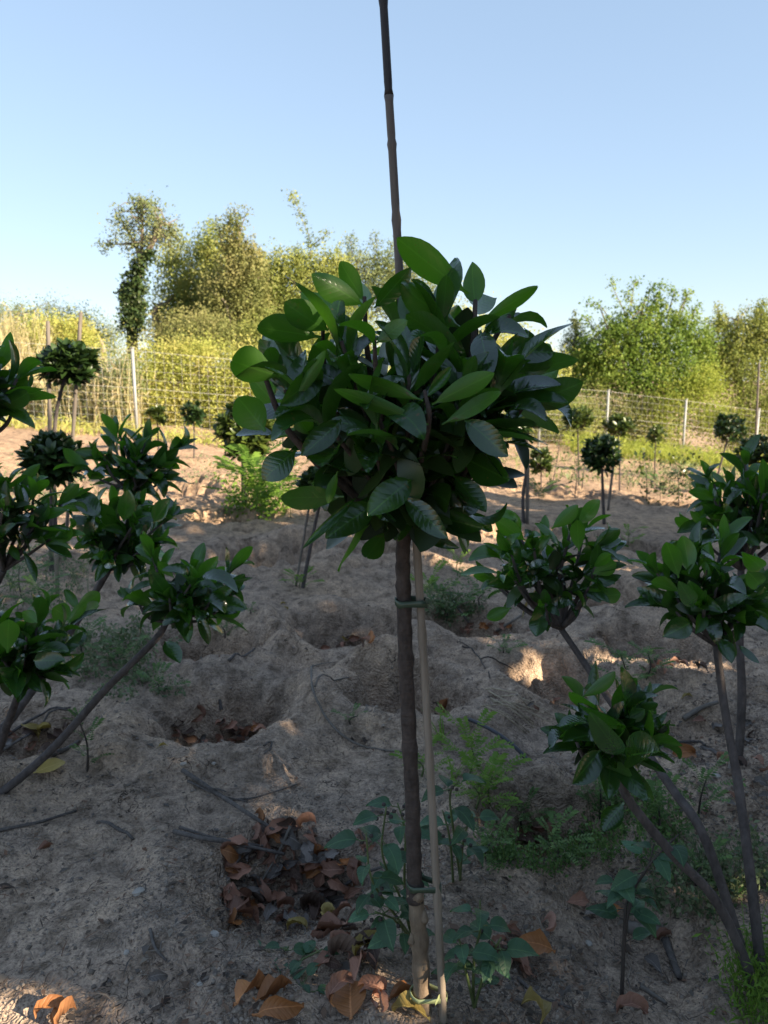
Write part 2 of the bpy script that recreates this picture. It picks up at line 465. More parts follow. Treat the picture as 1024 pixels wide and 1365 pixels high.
# ------------------------------------------------------------------ leaf meshes
def leaf_mesh(name, mat, kind='laurel', curl=.3, fold=.35, wave=.05, twist=0.0, cup=0.0, seed=0, wr=.2, nt_=6, crinkle=0.0):
    """unit-length leaf along +Y, upper face +Z"""
    r = random.Random(seed)
    v, uv, q = [], [], []
    ang, y, z = 0.0, 0.0, 0.0
    xs = [-1, 0, 1]
    ts = [0, .08, .15, .25, .37, .50, .63, .75, .86, .94, .98, 1.0]
    for i, t in enumerate(ts):
        if i:
            dt = t - ts[i - 1]
            ang = -curl * (t - .3) * 1.6 + curl * .4 + .04 * (r.random() - .5)
            y += math.cos(ang) * dt; z += math.sin(ang) * dt
        if kind == 'laurel':
            hw = max(.02, wr * (math.sin(math.pi * min(1, max(0, (t - .06) / .94)) ** 1.10) ** .70 if .06 < t < 1 else 0.0))
        elif kind == 'ovate':
            hw = max(.015, wr * (math.sin(math.pi * ((t - .08) / .92) ** .62) ** .85 if .08 < t < 1 else 0.0))
        if t == 1.0: hw = .012
        tw = twist * t
        for x in xs:
            a = abs(x)
            xx = x * hw
            zz = a * hw * fold + cup * (a ** 2) * hw + wave * wr * math.sin(7 * t + 3 * x + seed) * a + crinkle * wr * (r.random() - .5)
            xx *= 1 + crinkle * 1.4 * (r.random() - .6)
            xr, zr = xx * math.cos(tw) - zz * math.sin(tw), xx * math.sin(tw) + zz * math.cos(tw)
            v.append((xr, y - math.sin(ang) * zr * .5, z + zr)); uv.append((x * hw / wr, t))
    n = len(xs)
    for i in range(len(ts) - 1):
        for j in range(n - 1):
            a = i * n + j
            q.append((a, a + 1, a + n + 1, a + n))
    return npmesh(name, v, q, [mat], True, uv)
def leafset(mat, name, params, kind='laurel', wr=.2, crinkle=0.0):
    return [leaf_mesh(name, mat, kind, c, f, wv, tw, cu, i * 3 + 1, wr, 6, crinkle * (.35 if i == len(params) - 1 else 1)) for i, (c, f, wv, tw, cu) in enumerate(params)]
_lp = [(.30, .30, .08, .15, 0), (.6, .42, .12, -.3, 0), (.95, .50, .14, .25, .1), (.4, .75, .10, .5, 0), (-.4, .45, .10, -.3, .1), (.75, .22, .18, .55, -.2), (1.3, .4, .10, -.2, 0)]
LAUREL = leafset(M['laurel'], 'laurel_leaf', _lp)
YOUNG = leafset(M['laurel_young'], 'laurel_leaf', _lp)
_dp = [(.6, .6, .4, .7, .2), (1.6, .5, .5, -.7, .6), (-.8, 1.1, .35, .5, .3), (2.1, .9, .3, 1.2, .8), (.4, .35, .6, -1.5, .4), (-1.6, .5, .45, .4, 1.1), (.1, .2, .15, .15, .08)]
DEAD = {k: leafset(M[k], 'dead_leaf', _dp, 'laurel', .21, .35) for k in ('rust', 'orange', 'greyleaf', 'darkleaf', 'yellowleaf')}
OVATE = leafset(M['weed'], 'weed_leaf', [(.6, .3, .15, .1, 0), (.9, .25, .2, -.2, 0), (.3, .35, .15, .3, 0)], 'ovate', .27)

def lmat(base, d, n, L, wx=1.0):
    d = Vector(d).normalized(); n = Vector(n)
    z = (n - d * n.dot(d))
    if z.length < 1e-4: z = d.orthogonal()
    z.normalize(); x = d.cross(z)
    m = Matrix((x * L * wx, d * L, z * L)).transposed().to_4x4()
    m.translation = base
    return m
def put_leaf(me, parent, base, d, n, L, wx=1.0, name='leaf'):
    o = bpy.data.objects.new(name, me)
    COL.objects.link(o)
    m = lmat(base, d, n, L, wx)
    if parent is not None:
        o.parent = parent
        m = parent.matrix_basis.inverted() @ m
    o.matrix_basis = m
    return o
def leafcloud(c, size, rng, up=.4, wr=.3, var=.4, drop=0.0, sunny=1.3):
    """numpy: one four-sided leaf for each centre"""
    n = len(c)
    d = rng.normal(size=(n, 3)); d[:, 2] -= drop; d /= np.linalg.norm(d, axis=1)[:, None]
    nn = rng.normal(size=(n, 3)); nn[:, 2] += up * 2; nn += np.array(SUNV) * sunny
    s = np.cross(d, nn); s /= np.linalg.norm(s, axis=1)[:, None] + 1e-9
    L = size * (1 - var + 2 * var * rng.random(n))[:, None]
    a = c - d * L * .5
    k = np.cross(s, d)
    v = np.stack([a, a + d * L * .5 + s * L * wr + k * L * .08, a + d * L, a + d * L * .5 - s * L * wr + k * L * .08], 1)
    return v.reshape(-1, 3), np.arange(4 * n).reshape(n, 4)

# ------------------------------------------------------------------ ground
def axis(lo, flo, fhi, hi, fine, growth=1.09):
    a = list(np.arange(flo, fhi, fine))
    s, x = fine, a[-1]
    while x < hi: s *= growth; x += s; a.append(x)
    s, x, pre = fine, a[0], []
    while x > lo: s *= growth; x -= s; pre.append(x)
    return np.array(pre[::-1] + a)
gx = axis(-90, -1.6, 1.9, 90, .0105, 1.045)
gy = axis(-60, .75, 3.2, 200, .0105, 1.022)
X, Y = np.meshgrid(gx, gy)
Z = H(X.ravel(), Y.ravel())
nx, ny = len(gx), len(gy)
idx = np.arange(nx * ny).reshape(ny, nx)
qq = np.stack([idx[:-1, :-1], idx[:-1, 1:], idx[1:, 1:], idx[1:, :-1]], -1).reshape(-1, 4)
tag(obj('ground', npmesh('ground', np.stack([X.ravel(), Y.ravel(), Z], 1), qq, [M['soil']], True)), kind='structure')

# ------------------------------------------------------------------ fence
def fence():
    top = 1.5
    pts = [(-13.6, 13.0), (-11.3, 13.2), (-9.0, 13.5), (-6.75, 13.75), (-4.48, 14.0), (-2.3, 14.75), (-.25, 15.9), (1.75, 17.3), (3.8, 18.9), (5.91, 20.5), (8.13, 20.9), (10.3, 21.3), (12.5, 21.7), (14.7, 22.1)]
    f = thing('wire_fence', 'long galvanised wire mesh fence on slim metal posts in front of the bushes', 'fence', (-4.48, 14, hz(-4.48, 14)))
    base = [Vector((x, y, hz(x, y))) for x, y in pts]
    pm = None
    for b in base:
        m = MB()
        h = top + .02
        for (sx, sy) in ((1, 0),):
            a = .024
            v = [(-a, -a, -.15), (a, -a, -.15), (a, a, -.15), (-a, a, -.15), (-a, -a, h), (a, -a, h), (a, a, h), (-a, a, h)]
            m.add(v, [(0, 3, 2, 1), (4, 5, 6, 7), (0, 1, 5, 4), (1, 2, 6, 5), (2, 3, 7, 6), (3, 0, 4, 7)])
            v2 = np.array(v) * (1.5, 1.5, 1); v2[:, 2] = [h, h, h, h, h + .015, h + .015, h + .015, h + .015]
            m.add(v2, [(0, 3, 2, 1), (4, 5, 6, 7), (0, 1, 5, 4), (1, 2, 6, 5), (2, 3, 7, 6), (3, 0, 4, 7)])
        if pm is None: pm = m.mesh('fence_post', [M['post']], False)
        p = obj('post', pm, f); p.location = b - f.location
    # wires: a few strong line wires as single parts, the fine mesh as one part
    zs = [0.04, .17, .30, .43, .56, .69, .82, .98, 1.14, 1.31, 1.48]
    mesh = MB()
    for i, z in enumerate(zs):
        pp = [b + Vector((0, -.03, z)) for b in base]
        if i in (0, 6, 10):
            MB().tube(pp, .0036, 4, caps=False).build('line_wire', M['wire'], f, False)
        else:
            mesh.tube(pp, .0025, 3, caps=False)
    for a, b in zip(base[:-1], base[1:]):
        n = int((b - a).length / .15)
        for k in range(n):
            q = a.lerp(b, (k + .5) / n) + Vector((0, -.033, 0))
            mesh.tube([q + Vector((0, 0, .04)), q + Vector((0, 0, 1.48))], .0020, 3, caps=False)
    tag(mesh.build('wire_mesh', M['wire'], f, False), kind='stuff')
fence()

# ------------------------------------------------------------------ trees and bushes beyond the fence
def blob_points(Y, blobs, nleaf, rng, squash=1.0, tight=.2):
    """leaf centres in clumps through pixel-described lobes at forward distance Y"""
    vol = np.array([bx[2] * bx[3] * (bx[4] if len(bx) > 4 else 1) for bx in blobs], float)
    cs, clus = [], []
    for bx, wgt in zip(blobs, vol / vol.sum()):
        c = P(bx[0], bx[1], Y)
        k = Y / FPX
        R = np.array([bx[2] * k, bx[2] * k * squash, bx[3] * k])
        n = int(nleaf * wgt)
        ncl = max(6, n // 20)
        u = rng.normal(size=(ncl, 3)); u /= np.linalg.norm(u, axis=1)[:, None]
        rad = rng.random(ncl) ** .42
        cc = np.array(c) + u * rad[:, None] * R * (1 + .16 * rng.normal(size=(ncl, 1)))
        clus.append(cc)
        sg = tight * (R.mean()) * (.45 + .9 * rng.random(ncl))
        which = rng.integers(0, ncl, n)
        cs.append(cc[which] + rng.normal(size=(n, 3)) * np.minimum(sg, .25)[which][:, None])
    return np.concatenate(cs), np.concatenate(clus)
def bg_tree(name, label, Y, base_px, blobs, nleaf, size, mat, seed, limbs=(), shoots=(), bark='branch', trunk_r=.09, cat='tree', up=.5, group=None, wr=.3, ntwig=26, tight=.2, extra=None):
    rng = np.random.default_rng(seed); rr = random.Random(seed)
    b = P(base_px[0], base_px[1], Y)
    g = Vector((b.x, Y, hz(b.x, Y)))
    t = thing(name, label, cat, g, group)
    nleaf = int(nleaf * 2.3); size *= .68
    pts, clus = blob_points(Y, blobs, nleaf, rng, tight=tight)
    m = MB()
    if not limbs:
        c = P(blobs[0][0], blobs[0][1], Y)
        limbs = [([g + Vector((0, 0, -.1)), g.lerp(c, .5) + Vector((rr.uniform(-.1, .1), rr.uniform(-.1, .1), 0)), c], trunk_r)]
        limbs = [(l, r) for l, r in limbs]
    else:
        limbs = [([P(x, y, Y + dy) if y is not None else g + Vector((0, 0, -.1)) for x, y, dy in l], r) for l, r in limbs]
    ends = []
    for l, r in limbs:
        s = spline(l, 6)
        n = len(s)
        m.tube(s, [r * (1 - .75 * i / (n - 1)) for i in range(n)], 7, .12, rr)
        ends += s[n // 3:]
    m.build('trunk', M[bark], t)
    # twigs reach from the limbs to leaf clumps
    tw = MB()
    for k in range(min(ntwig, len(clus))):
        c = Vector(clus[rr.randrange(len(clus))])
        s = min(ends, key=lambda e: (e - c).length + rr.random() * .3)
        mid = s.lerp(c, .5) + Vector((rr.uniform(-.1, .1), rr.uniform(-.1, .1), rr.uniform(0, .15)))
        tw.tube([s, mid, c], [.02, .012, .005], 4, caps=False)
    extra_pts = []
    for sh, dens in shoots:
        s = spline([P(x, y, Y + rr.uniform(-.2, .2)) for x, y in sh], 8)
        tw.tube(s, [.014 * (1 - .8 * i / (len(s) - 1)) + .003 for i in range(len(s))], 4, caps=False)
        for p in s:
            n = int(dens)
            extra_pts.append(np.array(p) + rng.normal(size=(n, 3)) * .085)
    if tw.n: tw.build('twigs', M['branch'], t)
    if extra_pts: pts = np.concatenate([pts] + extra_pts)
    v, q = leafcloud(pts, size, rng, up, wr)
    me = npmesh('crown', v - np.array(g), q, [M[mat]])
    tag(obj('crown', me, t), kind='stuff')
    if extra is not None:
        n2, mat2, bl2, sz2, lab2 = extra
        p2, _ = blob_points(Y - .25, bl2, n2, rng, tight=.25)
        v, q = leafcloud(p2, sz2, rng, .5, .35)
        o = obj('climbing_ivy', npmesh('climbing_ivy', v - np.array(g), q, [M[mat2]]), t)
        tag(o, lab2, kind='stuff')
    return t
# 1 ivy-clad tree
bg_tree('ivy_clad_tree', 'tall thin-crowned tree with its leaning trunk wrapped in dark ivy', 19, (182, 480),
        [(195, 285, 24, 24, 1.1), (165, 300, 22, 18, .8), (215, 310, 24, 20, .9), (190, 320, 30, 22, .8), (143, 328, 12, 10, .8), (230, 305, 14, 16, .7), (185, 268, 12, 10, 1), (235, 330, 10, 12, .6)],
        1900, .09, 'fol_grey', 11, [([(178, None, 0), (176, 440, 0), (183, 385, .1), (188, 345, 0)], .17), ([(188, 346, 0), (180, 325, .2), (168, 305, .3)], .07),
        ([(188, 346, 0), (203, 325, -.2), (212, 300, 0), (228, 300, 0)], .08), ([(188, 346, 0), (190, 310, 0), (190, 270, 0)], .06), ([(180, 326, .2), (160, 325, .2), (143, 328, .2)], .03)],
        trunk_r=.16, ntwig=110, tight=.3, extra=(6500, 'fol_ivy', [(176, 425, 15, 26), (170, 395, 12, 14), (180, 380, 13, 22), (187, 355, 10, 16), (199, 340, 6, 10), (165, 388, 8, 8), (178, 405, 16, 14)], .075, 'dark green ivy wrapped round the trunk'))
# 2 big rounded tree behind
bg_tree('rounded_tree', 'broad olive green tree with a bare trunk leaning out beside the ivy-clad tree', 21, (265, 470),
        [(265, 375, 50, 48), (285, 330, 30, 30), (240, 400, 34, 40), (300, 400, 40, 50), (230, 345, 24, 26, .7), (275, 425, 55, 34), (222, 432, 25, 26)],
        15000, .10, 'fol_olive', 12, [([(268, None, 0), (268, 440, 0), (272, 370, 0), (280, 320, 0)], .15), ([(205, None, -.6), (208, 428, -.6), (224, 403, -.4), (243, 383, 0)], .12), ([(243, 383, 0), (270, 360, .2), (300, 345, .3)], .04)], ntwig=50)
# 3 many-stemmed pale tree
bg_tree('upright_stemmed_tree', 'brownish tree with several pale upright stems and thin twiggy top', 19.5, (314, 470),
        [(318, 345, 22, 40, .9), (330, 385, 30, 45), (295, 395, 26, 40, .9), (340, 425, 26, 30), (308, 310, 14, 22, .7), (300, 435, 30, 24), (336, 350, 18, 26, .7)],
        10500, .095, 'fol_brown', 13, [([(314, None, 0), (316, 430, 0), (319, 360, 0), (318, 300, 0)], .085), ([(310, None, .1), (309, 420, 0), (308, 350, .1), (310, 310, 0)], .07), ([(314, None, 0), (305, 420, -.3), (285, 390, -.4)], .05), ([(316, None, 0), (330, 410, 0), (345, 370, 0)], .06)],
        [([(318, 310), (314, 285), (312, 276)], 7), ([(320, 312), (326, 290), (332, 279)], 6), ([(296, 330), (292, 305), (290, 296)], 6)], 'branch_pale', ntwig=60)
# 4 olive tree with one tall shoot
bg_tree('tree_with_tall_shoot', 'olive tree crowned by one long bare-tipped shoot', 20.5, (405, 480),
        [(372, 375, 34, 36), (410, 365, 34, 32), (390, 410, 50, 50), (435, 385, 30, 40), (360, 425, 30, 40), (440, 430, 40, 40), (395, 345, 20, 14, .7), (352, 362, 24, 28), (448, 358, 24, 26), (345, 395, 26, 40)],
        16000, .095, 'fol_olive', 14, (), [([(413, 350), (414, 322), (404, 295), (394, 268), (386, 260)], 13), ([(412, 330), (428, 318), (438, 309)], 10)], ntwig=40)
# 5 feathery tree
bg_tree('feathery_tree', 'pale feathery yellow green tree rising behind the bamboo cane', 21.5, (500, 480),
        [(475, 350, 18, 26, .8), (505, 355, 24, 26, .8), (540, 362, 24, 30, .8), (495, 395, 50, 36), (560, 400, 40, 40), (470, 385, 28, 30), (455, 372, 24, 28), (520, 378, 34, 30)],
        11500, .085, 'fol_grey', 15, (), [([(470, 345), (468, 325), (466, 316)], 16), ([(500, 345), (502, 325), (500, 314)], 16), ([(515, 345), (522, 330), (520, 322)], 12), ([(535, 350), (538, 335), (540, 325)], 10)], ntwig=30)
# 6 hidden by the main crown but seen through its gaps
bg_tree('low_bushy_tree', 'low yellowish bushy tree behind the fence glimpsed past the staked laurel', 21, (640, 520),
        [(600, 440, 60, 40), (670, 465, 50, 40), (720, 490, 40, 35), (640, 500, 80, 40)], 9000, .10, 'fol_yellow', 16, ntwig=20)
# right side
bg_tree('small_pointed_tree', 'small pale pointed tree at the edge of the green thicket', 24, (768, 540),
        [(768, 455, 15, 26), (766, 432, 6, 14), (775, 490, 26, 32), (757, 485, 18, 30)], 4200, .09, 'fol_grey', 17, ntwig=20)
bg_tree('broad_green_tree', 'broad sunlit green tree with wispy twigs sticking out of its top', 23, (850, 560),
        [(845, 455, 40, 40), (805, 470, 34, 36), (893, 462, 36, 40), (866, 425, 22, 24, .8), (828, 432, 18, 18, .7), (905, 432, 14, 22, .7), (835, 505, 60, 30), (795, 505, 30, 30), (890, 505, 50, 30), (812, 440, 14, 12, .6), (880, 410, 12, 16, .6), (935, 480, 20, 34, .8), (930, 450, 20, 26, .8), (780, 475, 22, 28, .8)],
        15500, .115, 'fol_green', 18, [([(850, None, 0), (848, 520, 0), (845, 460, 0), (860, 400, 0)], .1), ([(850, None, 0), (835, 500, -.3), (815, 450, -.2), (800, 410, 0)], .07), ([(850, None, 0), (870, 490, 0), (895, 440, .2), (915, 395, 0)], .07)],
        [([(815, 430), (800, 408), (780, 405)], 9), ([(835, 420), (818, 385), (818, 374)], 8), ([(840, 420), (845, 382), (852, 373)], 8), ([(872, 405), (880, 385), (886, 378)], 9), ([(890, 420), (898, 392), (896, 388)], 9),
        ([(905, 430), (914, 400), (918, 388)], 14), ([(915, 450), (925, 418), (930, 408)], 12), ([(862, 415), (866, 390), (872, 380)], 9), ([(800, 450), (785, 428), (778, 424)], 8), ([(850, 420), (838, 398), (834, 388)], 8)], ntwig=90, wr=.34)
bg_tree('twiggy_olive_tree', 'olive brown twiggy tree beside the broad green tree', 23.5, (990, 560),
        [(968, 455, 24, 30), (1000, 452, 26, 34), (1030, 455, 34, 40), (985, 495, 50, 40), (950, 490, 24, 36, .8), (960, 430, 12, 16, .6), (1015, 425, 12, 16, .6)],
        12000, .105, 'fol_olive', 19, [([(990, None, 0), (988, 520, 0), (980, 460, 0), (985, 420, 0)], .09), ([(990, None, 0), (1005, 490, 0), (1015, 420, 0)], .06)], [([(958, 440), (958, 415), (956, 408)], 12), ([(978, 440), (990, 420), (1000, 406)], 6), ([(1010, 430), (1016, 408), (1018, 400)], 12), ([(945, 470), (942, 445), (944, 430)], 10)], ntwig=90)
bg_tree('tall_roadside_tree', 'olive tree at the far right end of the thicket', 24, (1090, 560), [(1080, 440, 50, 55), (1110, 480, 60, 60)], 6000, .11, 'fol_olive', 20, ntwig=20)
# hedge bushes along the fence
hed = [('yellow_green_bush', 'yellow green bush on the bank under the ivy-clad tree', 16.6, 205, [(200, 500, 46, 36), (180, 540, 40, 36), (235, 480, 34, 26), (225, 540, 40, 38)], 11000, .075, 'fol_yellow', 30),
       ('bramble_thicket', 'dense yellow green bramble thicket under the upright stemmed tree', 16.8, 300, [(290, 500, 50, 38), (320, 540, 44, 38), (265, 470, 34, 18, .8), (345, 490, 40, 30), (275, 545, 40, 36)], 13000, .075, 'fol_yellow', 31),
       ('golden_bush', 'golden yellow bush left of the twin-staked laurel', 17.5, 60, [(60, 455, 44, 28), (95, 445, 30, 22), (25, 470, 40, 30), (110, 470, 30, 24)], 9500, .08, 'fol_yellow', 32),
       ('grey_tamarisk', 'soft grey green feathery shrub on the skyline behind the golden bush', 20, 80, [(20, 420, 30, 18, .8), (60, 422, 30, 20), (105, 432, 34, 22), (140, 452, 30, 24), (85, 455, 60, 26), (-20, 430, 40, 30)], 10000, .06, 'fol_grey', 33),
       ('pale_fence_shrub', 'pale green shrub pushing up against the wire left of its white post', 15.1, 140, [(150, 530, 30, 40), (165, 500, 24, 30), (135, 550, 30, 28), (105, 520, 26, 36), (80, 545, 30, 30)], 9000, .06, 'fol_grey', 34),
       ('brown_thicket', 'olive brown thicket filling the space under the rounded tree', 18.5, 262, [(255, 445, 46, 26), (225, 455, 30, 20), (295, 450, 40, 24)], 7000, .08, 'fol_brown', 46),
       ('olive_thicket', 'olive thicket under the tree with the tall shoot', 18.7, 400, [(370, 450, 46, 34), (420, 460, 50, 36), (470, 455, 44, 34), (340, 460, 34, 28)], 9000, .08, 'fol_olive', 47),
       ('hedge_shrub', 'sunlit hedge shrub behind the dark round laurel bush', 17.2, 400, [(390, 520, 50, 50), (440, 540, 50, 45), (360, 545, 40, 40)], 8000, .08, 'fol_yellow', 35),
       ('hedge_shrub', 'low yellowish hedge shrub straight behind the staked trunk line', 18.5, 520, [(510, 540, 60, 45), (580, 545, 50, 45), (545, 500, 70, 30)], 8000, .08, 'fol_yellow', 36),
       ('hedge_shrub', 'olive hedge shrub where the right fence run starts', 20.5, 680, [(660, 560, 60, 40), (720, 555, 50, 40), (760, 560, 40, 36)], 9000, .08, 'fol_olive', 37),
       ('lime_shrub', 'bright lime yellow shrub behind the fence at the foot of the broad green tree', 22.3, 905, [(905, 530, 46, 24), (935, 510, 30, 26), (880, 545, 36, 24), (950, 555, 36, 30), (870, 575, 50, 26)], 9500, .09, 'fol_lime', 38),
       ('olive_shrub', 'dull olive shrub behind the right fence under the twiggy tree', 22.6, 1005, [(1000, 555, 40, 34), (985, 585, 40, 26), (1030, 540, 30, 40)], 7000, .09, 'fol_olive', 39),
       ('shaded_shrub', 'dark green shrub behind the fence below the broad tree', 22.2, 810, [(800, 555, 46, 36), (840, 560, 40, 34), (770, 560, 36, 30), (845, 590, 50, 24)], 8000, .09, 'fol_brown', 40)]
for nm, lab, Y, bx, bl, n, sz, mt, sd in hed:
    bg_tree(nm, lab, Y, (bx, 560), bl, n, sz, mt, sd, cat='bush', ntwig=16, trunk_r=.05, tight=.24)
def reeds(name, label, px0, px1, Y0, Y1, hmin, hmax, n, seed, mat='fol_gold'):
    rng = np.random.default_rng(seed)
    y = rng.uniform(Y0, Y1, n); px = rng.uniform(px0, px1, n)
    x = (px - CX) / FPX * y / 1.0
    z = H(x, y)
    b = np.stack([x, y, z - .03], 1)
    h = rng.uniform(hmin, hmax, n)[:, None]
    lean = np.concatenate([rng.normal(0, .12, (n, 2)), np.ones((n, 1))], 1)
    wv = np.stack([np.cos(rng.uniform(0, 3.14, n)), np.sin(rng.uniform(0, 3.14, n)), np.zeros(n)], 1) * .011
    m1 = b + lean * h * .55; tp = b + lean * h + np.concatenate([rng.normal(0, .16, (n, 2)), np.zeros((n, 1))], 1)
    v = np.stack([b - wv, b + wv, m1 + wv * .8, m1 - wv * .8, tp + wv * .2, tp - wv * .2], 1).reshape(-1, 3)
    i = np.arange(n)[:, None] * 6
    q = np.concatenate([i + [0, 1, 2, 3], i + [3, 2, 4, 5]])
    # leaves and plumes on the upper half
    k = rng.integers(0, n, n * 3)
    tt = rng.uniform(.45, 1.02, n * 3)[:, None]
    c = b[k] + (tp[k] - b[k]) * tt + rng.normal(0, .05, (n * 3, 3))
    v2, q2 = leafcloud(c, .14, rng, 0, .07, .4, .6)
    o = obj(name, npmesh(name, np.concatenate([v, v2]), np.concatenate([q, q2 + len(v)]), [M[mat]]))
    return tag(o, label, 'reeds' if mat == 'fol_gold' else 'grass', kind='stuff')
reeds('dry_reeds', 'tall dry golden reeds behind the fence at the left', -70, 62, 15.2, 17.5, 1.3, 2.2, 900, 41)
reeds('dry_reeds', 'brown dry reed stalks behind the wire beside the white fence post', 62, 190, 14.6, 15.6, .6, 1.4, 420, 42)
reeds('tall_grass', 'lime green tall grass along the inside of the right fence', 760, 1060, 17.5, 20.3, .1, .5, 1500, 43, 'fol_lime')
reeds('tall_grass', 'yellowish grass tufts along the foot of the left fence', -60, 350, 13.3, 14.6, .06, .25, 500, 44, 'fol_yellow')
reeds('tall_grass', 'thin green grass on the sunlit strip before the right fence', 600, 1050, 12.5, 17.5, .05, .22, 420, 45, 'fol_grey')
# bare stump behind the golden bush
m = MB(); s = spline([P(139, 475, 18), P(137, 462, 18), P(132, 450, 18.05)], 5); m.tube(s, [.07, .07, .065, .06, .055, .05, .05, .05, .045, .045, .03], 8, .2, random.Random(3))
gst = P(139, 475, 18)
st = thing('dead_snag', 'short pale broken snag poking out of the bushes', 'tree stump', (gst.x, gst.y, hz(gst.x, gst.y)))
m.tube([(gst.x, gst.y, hz(gst.x, gst.y) - .05), tuple(gst)], [.09, .07], 8); m.build('trunk', M['branch_pale'], st)

# ------------------------------------------------------------------ trees beside the plot that throw its shade (right of and behind the camera)
def _gap(px, py, r, dz=0.0):
    q = G(px, py); return ((q.x, q.y, q.z + dz), r)
GAPS = [_gap(30, 1360, .035), _gap(-40, 1345, .08), _gap(150, 1350, .02), _gap(722, 903, .075), _gap(748, 925, .06), _gap(700, 890, .04), _gap(570, 1345, .05, .06), _gap(268, 682, .26), _gap(335, 684, .2), _gap(235, 676, .2), _gap(500, 690, .2), _gap(640, 712, .22), _gap(680, 706, .16),
        _gap(612, 748, .16), _gap(835, 760, .16), _gap(800, 752, .12), _gap(460, 668, .3), _gap(560, 672, .3), _gap(720, 655, .35), _gap(650, 648, .3), _gap(380, 668, .2)]
def shade_tree(x, y, h, r, low, seed, label, n=5200):
    rng = np.random.default_rng(seed); rr = random.Random(seed)
    g = Vector((x, y, hz(x, y)))
    t = thing('shade_tree', label, 'tree', g, 'trees along the sunny side of the plot')
    m = MB()
    m.tube(spline([g + Vector((0, 0, -.1)), g + Vector((.1, 0, h * .4)), g + Vector((0, .1, h * .85))], 6), [.14 * (1 - .05 * i) for i in range(13)], 8)
    for k in range(7):
        a = k * 2.4; z = h * (.25 + .08 * k)
        m.tube([g + Vector((.05, 0, z)), g + Vector((math.cos(a) * r * .7, math.sin(a) * r * .7, z + .7))], [.05, .02], 5)
    m.build('trunk', M['branch'], t)
    u = rng.normal(size=(n // 20, 3)); u /= np.linalg.norm(u, axis=1)[:, None]
    cc = u * (rng.random((len(u), 1)) ** .38) * np.array([r, r, (h - low) / 2]) + np.array([0, 0, (h + low) / 2])
    k = rng.integers(0, len(cc), n)
    pts = cc[k] + rng.normal(size=(n, 3)) * .24
    pts[:, 2] = np.maximum(pts[:, 2], .1)
    keep = np.ones(n, bool)                         # leaves cut away along sun rays so light patches land at set spots
    sv = np.array(SUNV)
    for c0, r0 in GAPS:
        rel = pts + np.array(g) - np.array(c0)
        al = rel @ sv
        keep &= np.linalg.norm(rel - al[:, None] * sv, axis=1) > r0 + .035
    pts = pts[keep]
    v, q = leafcloud(pts, .2, rng, .3, .36)
    tag(obj('crown', npmesh('crown', v, q, [M['fol_shade']]), t), kind='stuff')
for i, (x, y, h, r, low, lab) in enumerate([
        (3.4, -4.6, 4.8, 1.7, .3, 'dense leafy shade tree behind the camera side of the plot'),
        (4.4, -2.4, 5.4, 1.6, .2, 'dense leafy shade tree next to the staked laurel row'),
        (5.2, -.2, 5.0, 1.6, .2, 'dense leafy shade tree right of the staked laurel row'),
        (6.2, 2.0, 4.3, 1.6, .2, 'dense leafy shade tree at the middle of the sunny side'),
        (7.3, 4.2, 4.2, 1.5, .2, 'shorter leafy shade tree towards the fence'),
        (8.4, 6.3, 3.9, 1.35, .1, 'low leafy shade tree nearest the right fence')]):
    shade_tree(x, y, h, r, low, 60 + i, lab)
# ------------------------------------------------------------------ laurels
def tip_leaves(par, tip, ax, n, L, rr, sets, spread=(.28, 1.08), seg=.07, yfrac=.25, droop=.12):
    ax = Vector(ax).normalized()
    u = ax.orthogonal().normalized(); b = ax.cross(u)
    a0 = rr.random() * 6.28
    for k in range(n):
        f = k / max(1, n - 1)                      # 0 at the tip, 1 lowest
        a = a0 + k * 2.39996 + rr.uniform(-.25, .25)
        th = spread[0] + (spread[1] - spread[0]) * f + rr.uniform(-.12, .12)
        rad = u * math.cos(a) + b * math.sin(a)
        d = ax * math.cos(th) + rad * math.sin(th)
        d.z -= droop * (f + .2)
        base = tip - ax * seg * f * (1 + .3 * rr.random()) + rad * .004
        n_ = ax * math.sin(th) - rad * math.cos(th) * .9 + Vector((0, 0, .25)) + Vector((rr.uniform(-.3, .3), rr.uniform(-.3, .3), 0))
        ln = L * rr.uniform(.60, 1.1) * (.72 if f < .12 else 1)
        me = rr.choice(sets[1] if rr.random() < yfrac * (1.6 if f < .3 else .5) else sets[0])
        put_leaf(me, par, base, d, n_, ln, rr.uniform(.74, 1.02))
def laurel_head(par, c, R, root, nsh, L, rr, mb, nl=(6, 9), yfrac=.22, zlow=-.45, thick=.006):
    """shoots from the fork fill a lumpy ball of leaf rosettes"""
    c = Vector(c); root = Vector(root)
    for k in range(nsh):
        z = zlow + (1 - zlow) * (k + .5) / nsh
        a = k * 2.39996 + rr.uniform(-.4, .4)
        s = math.sqrt(max(0, 1 - z * z))
        d = Vector((s * math.cos(a), s * math.sin(a), z))
        q = rr.uniform(.45, .85) if (k % 4 or z < 0) else rr.uniform(.85, 1.1)
        tip = c + Vector((d.x * R[0], d.y * R[1], d.z * R[2])) * q
        ax = (Vector((d.x, d.y, d.z * .8 + .5))).normalized()
        mid = root.lerp(tip, .55) + Vector((rr.uniform(-.02, .02), rr.uniform(-.02, .02), -.012))
        s_ = spline([root, mid, tip], 4)
        mb.tube(s_, [thick * (1 - .06 * i) for i in range(len(s_))], 6)
        tip_leaves(par, tip, ax, rr.randint(*nl), L, rr, (LAUREL, YOUNG), yfrac=yfrac)
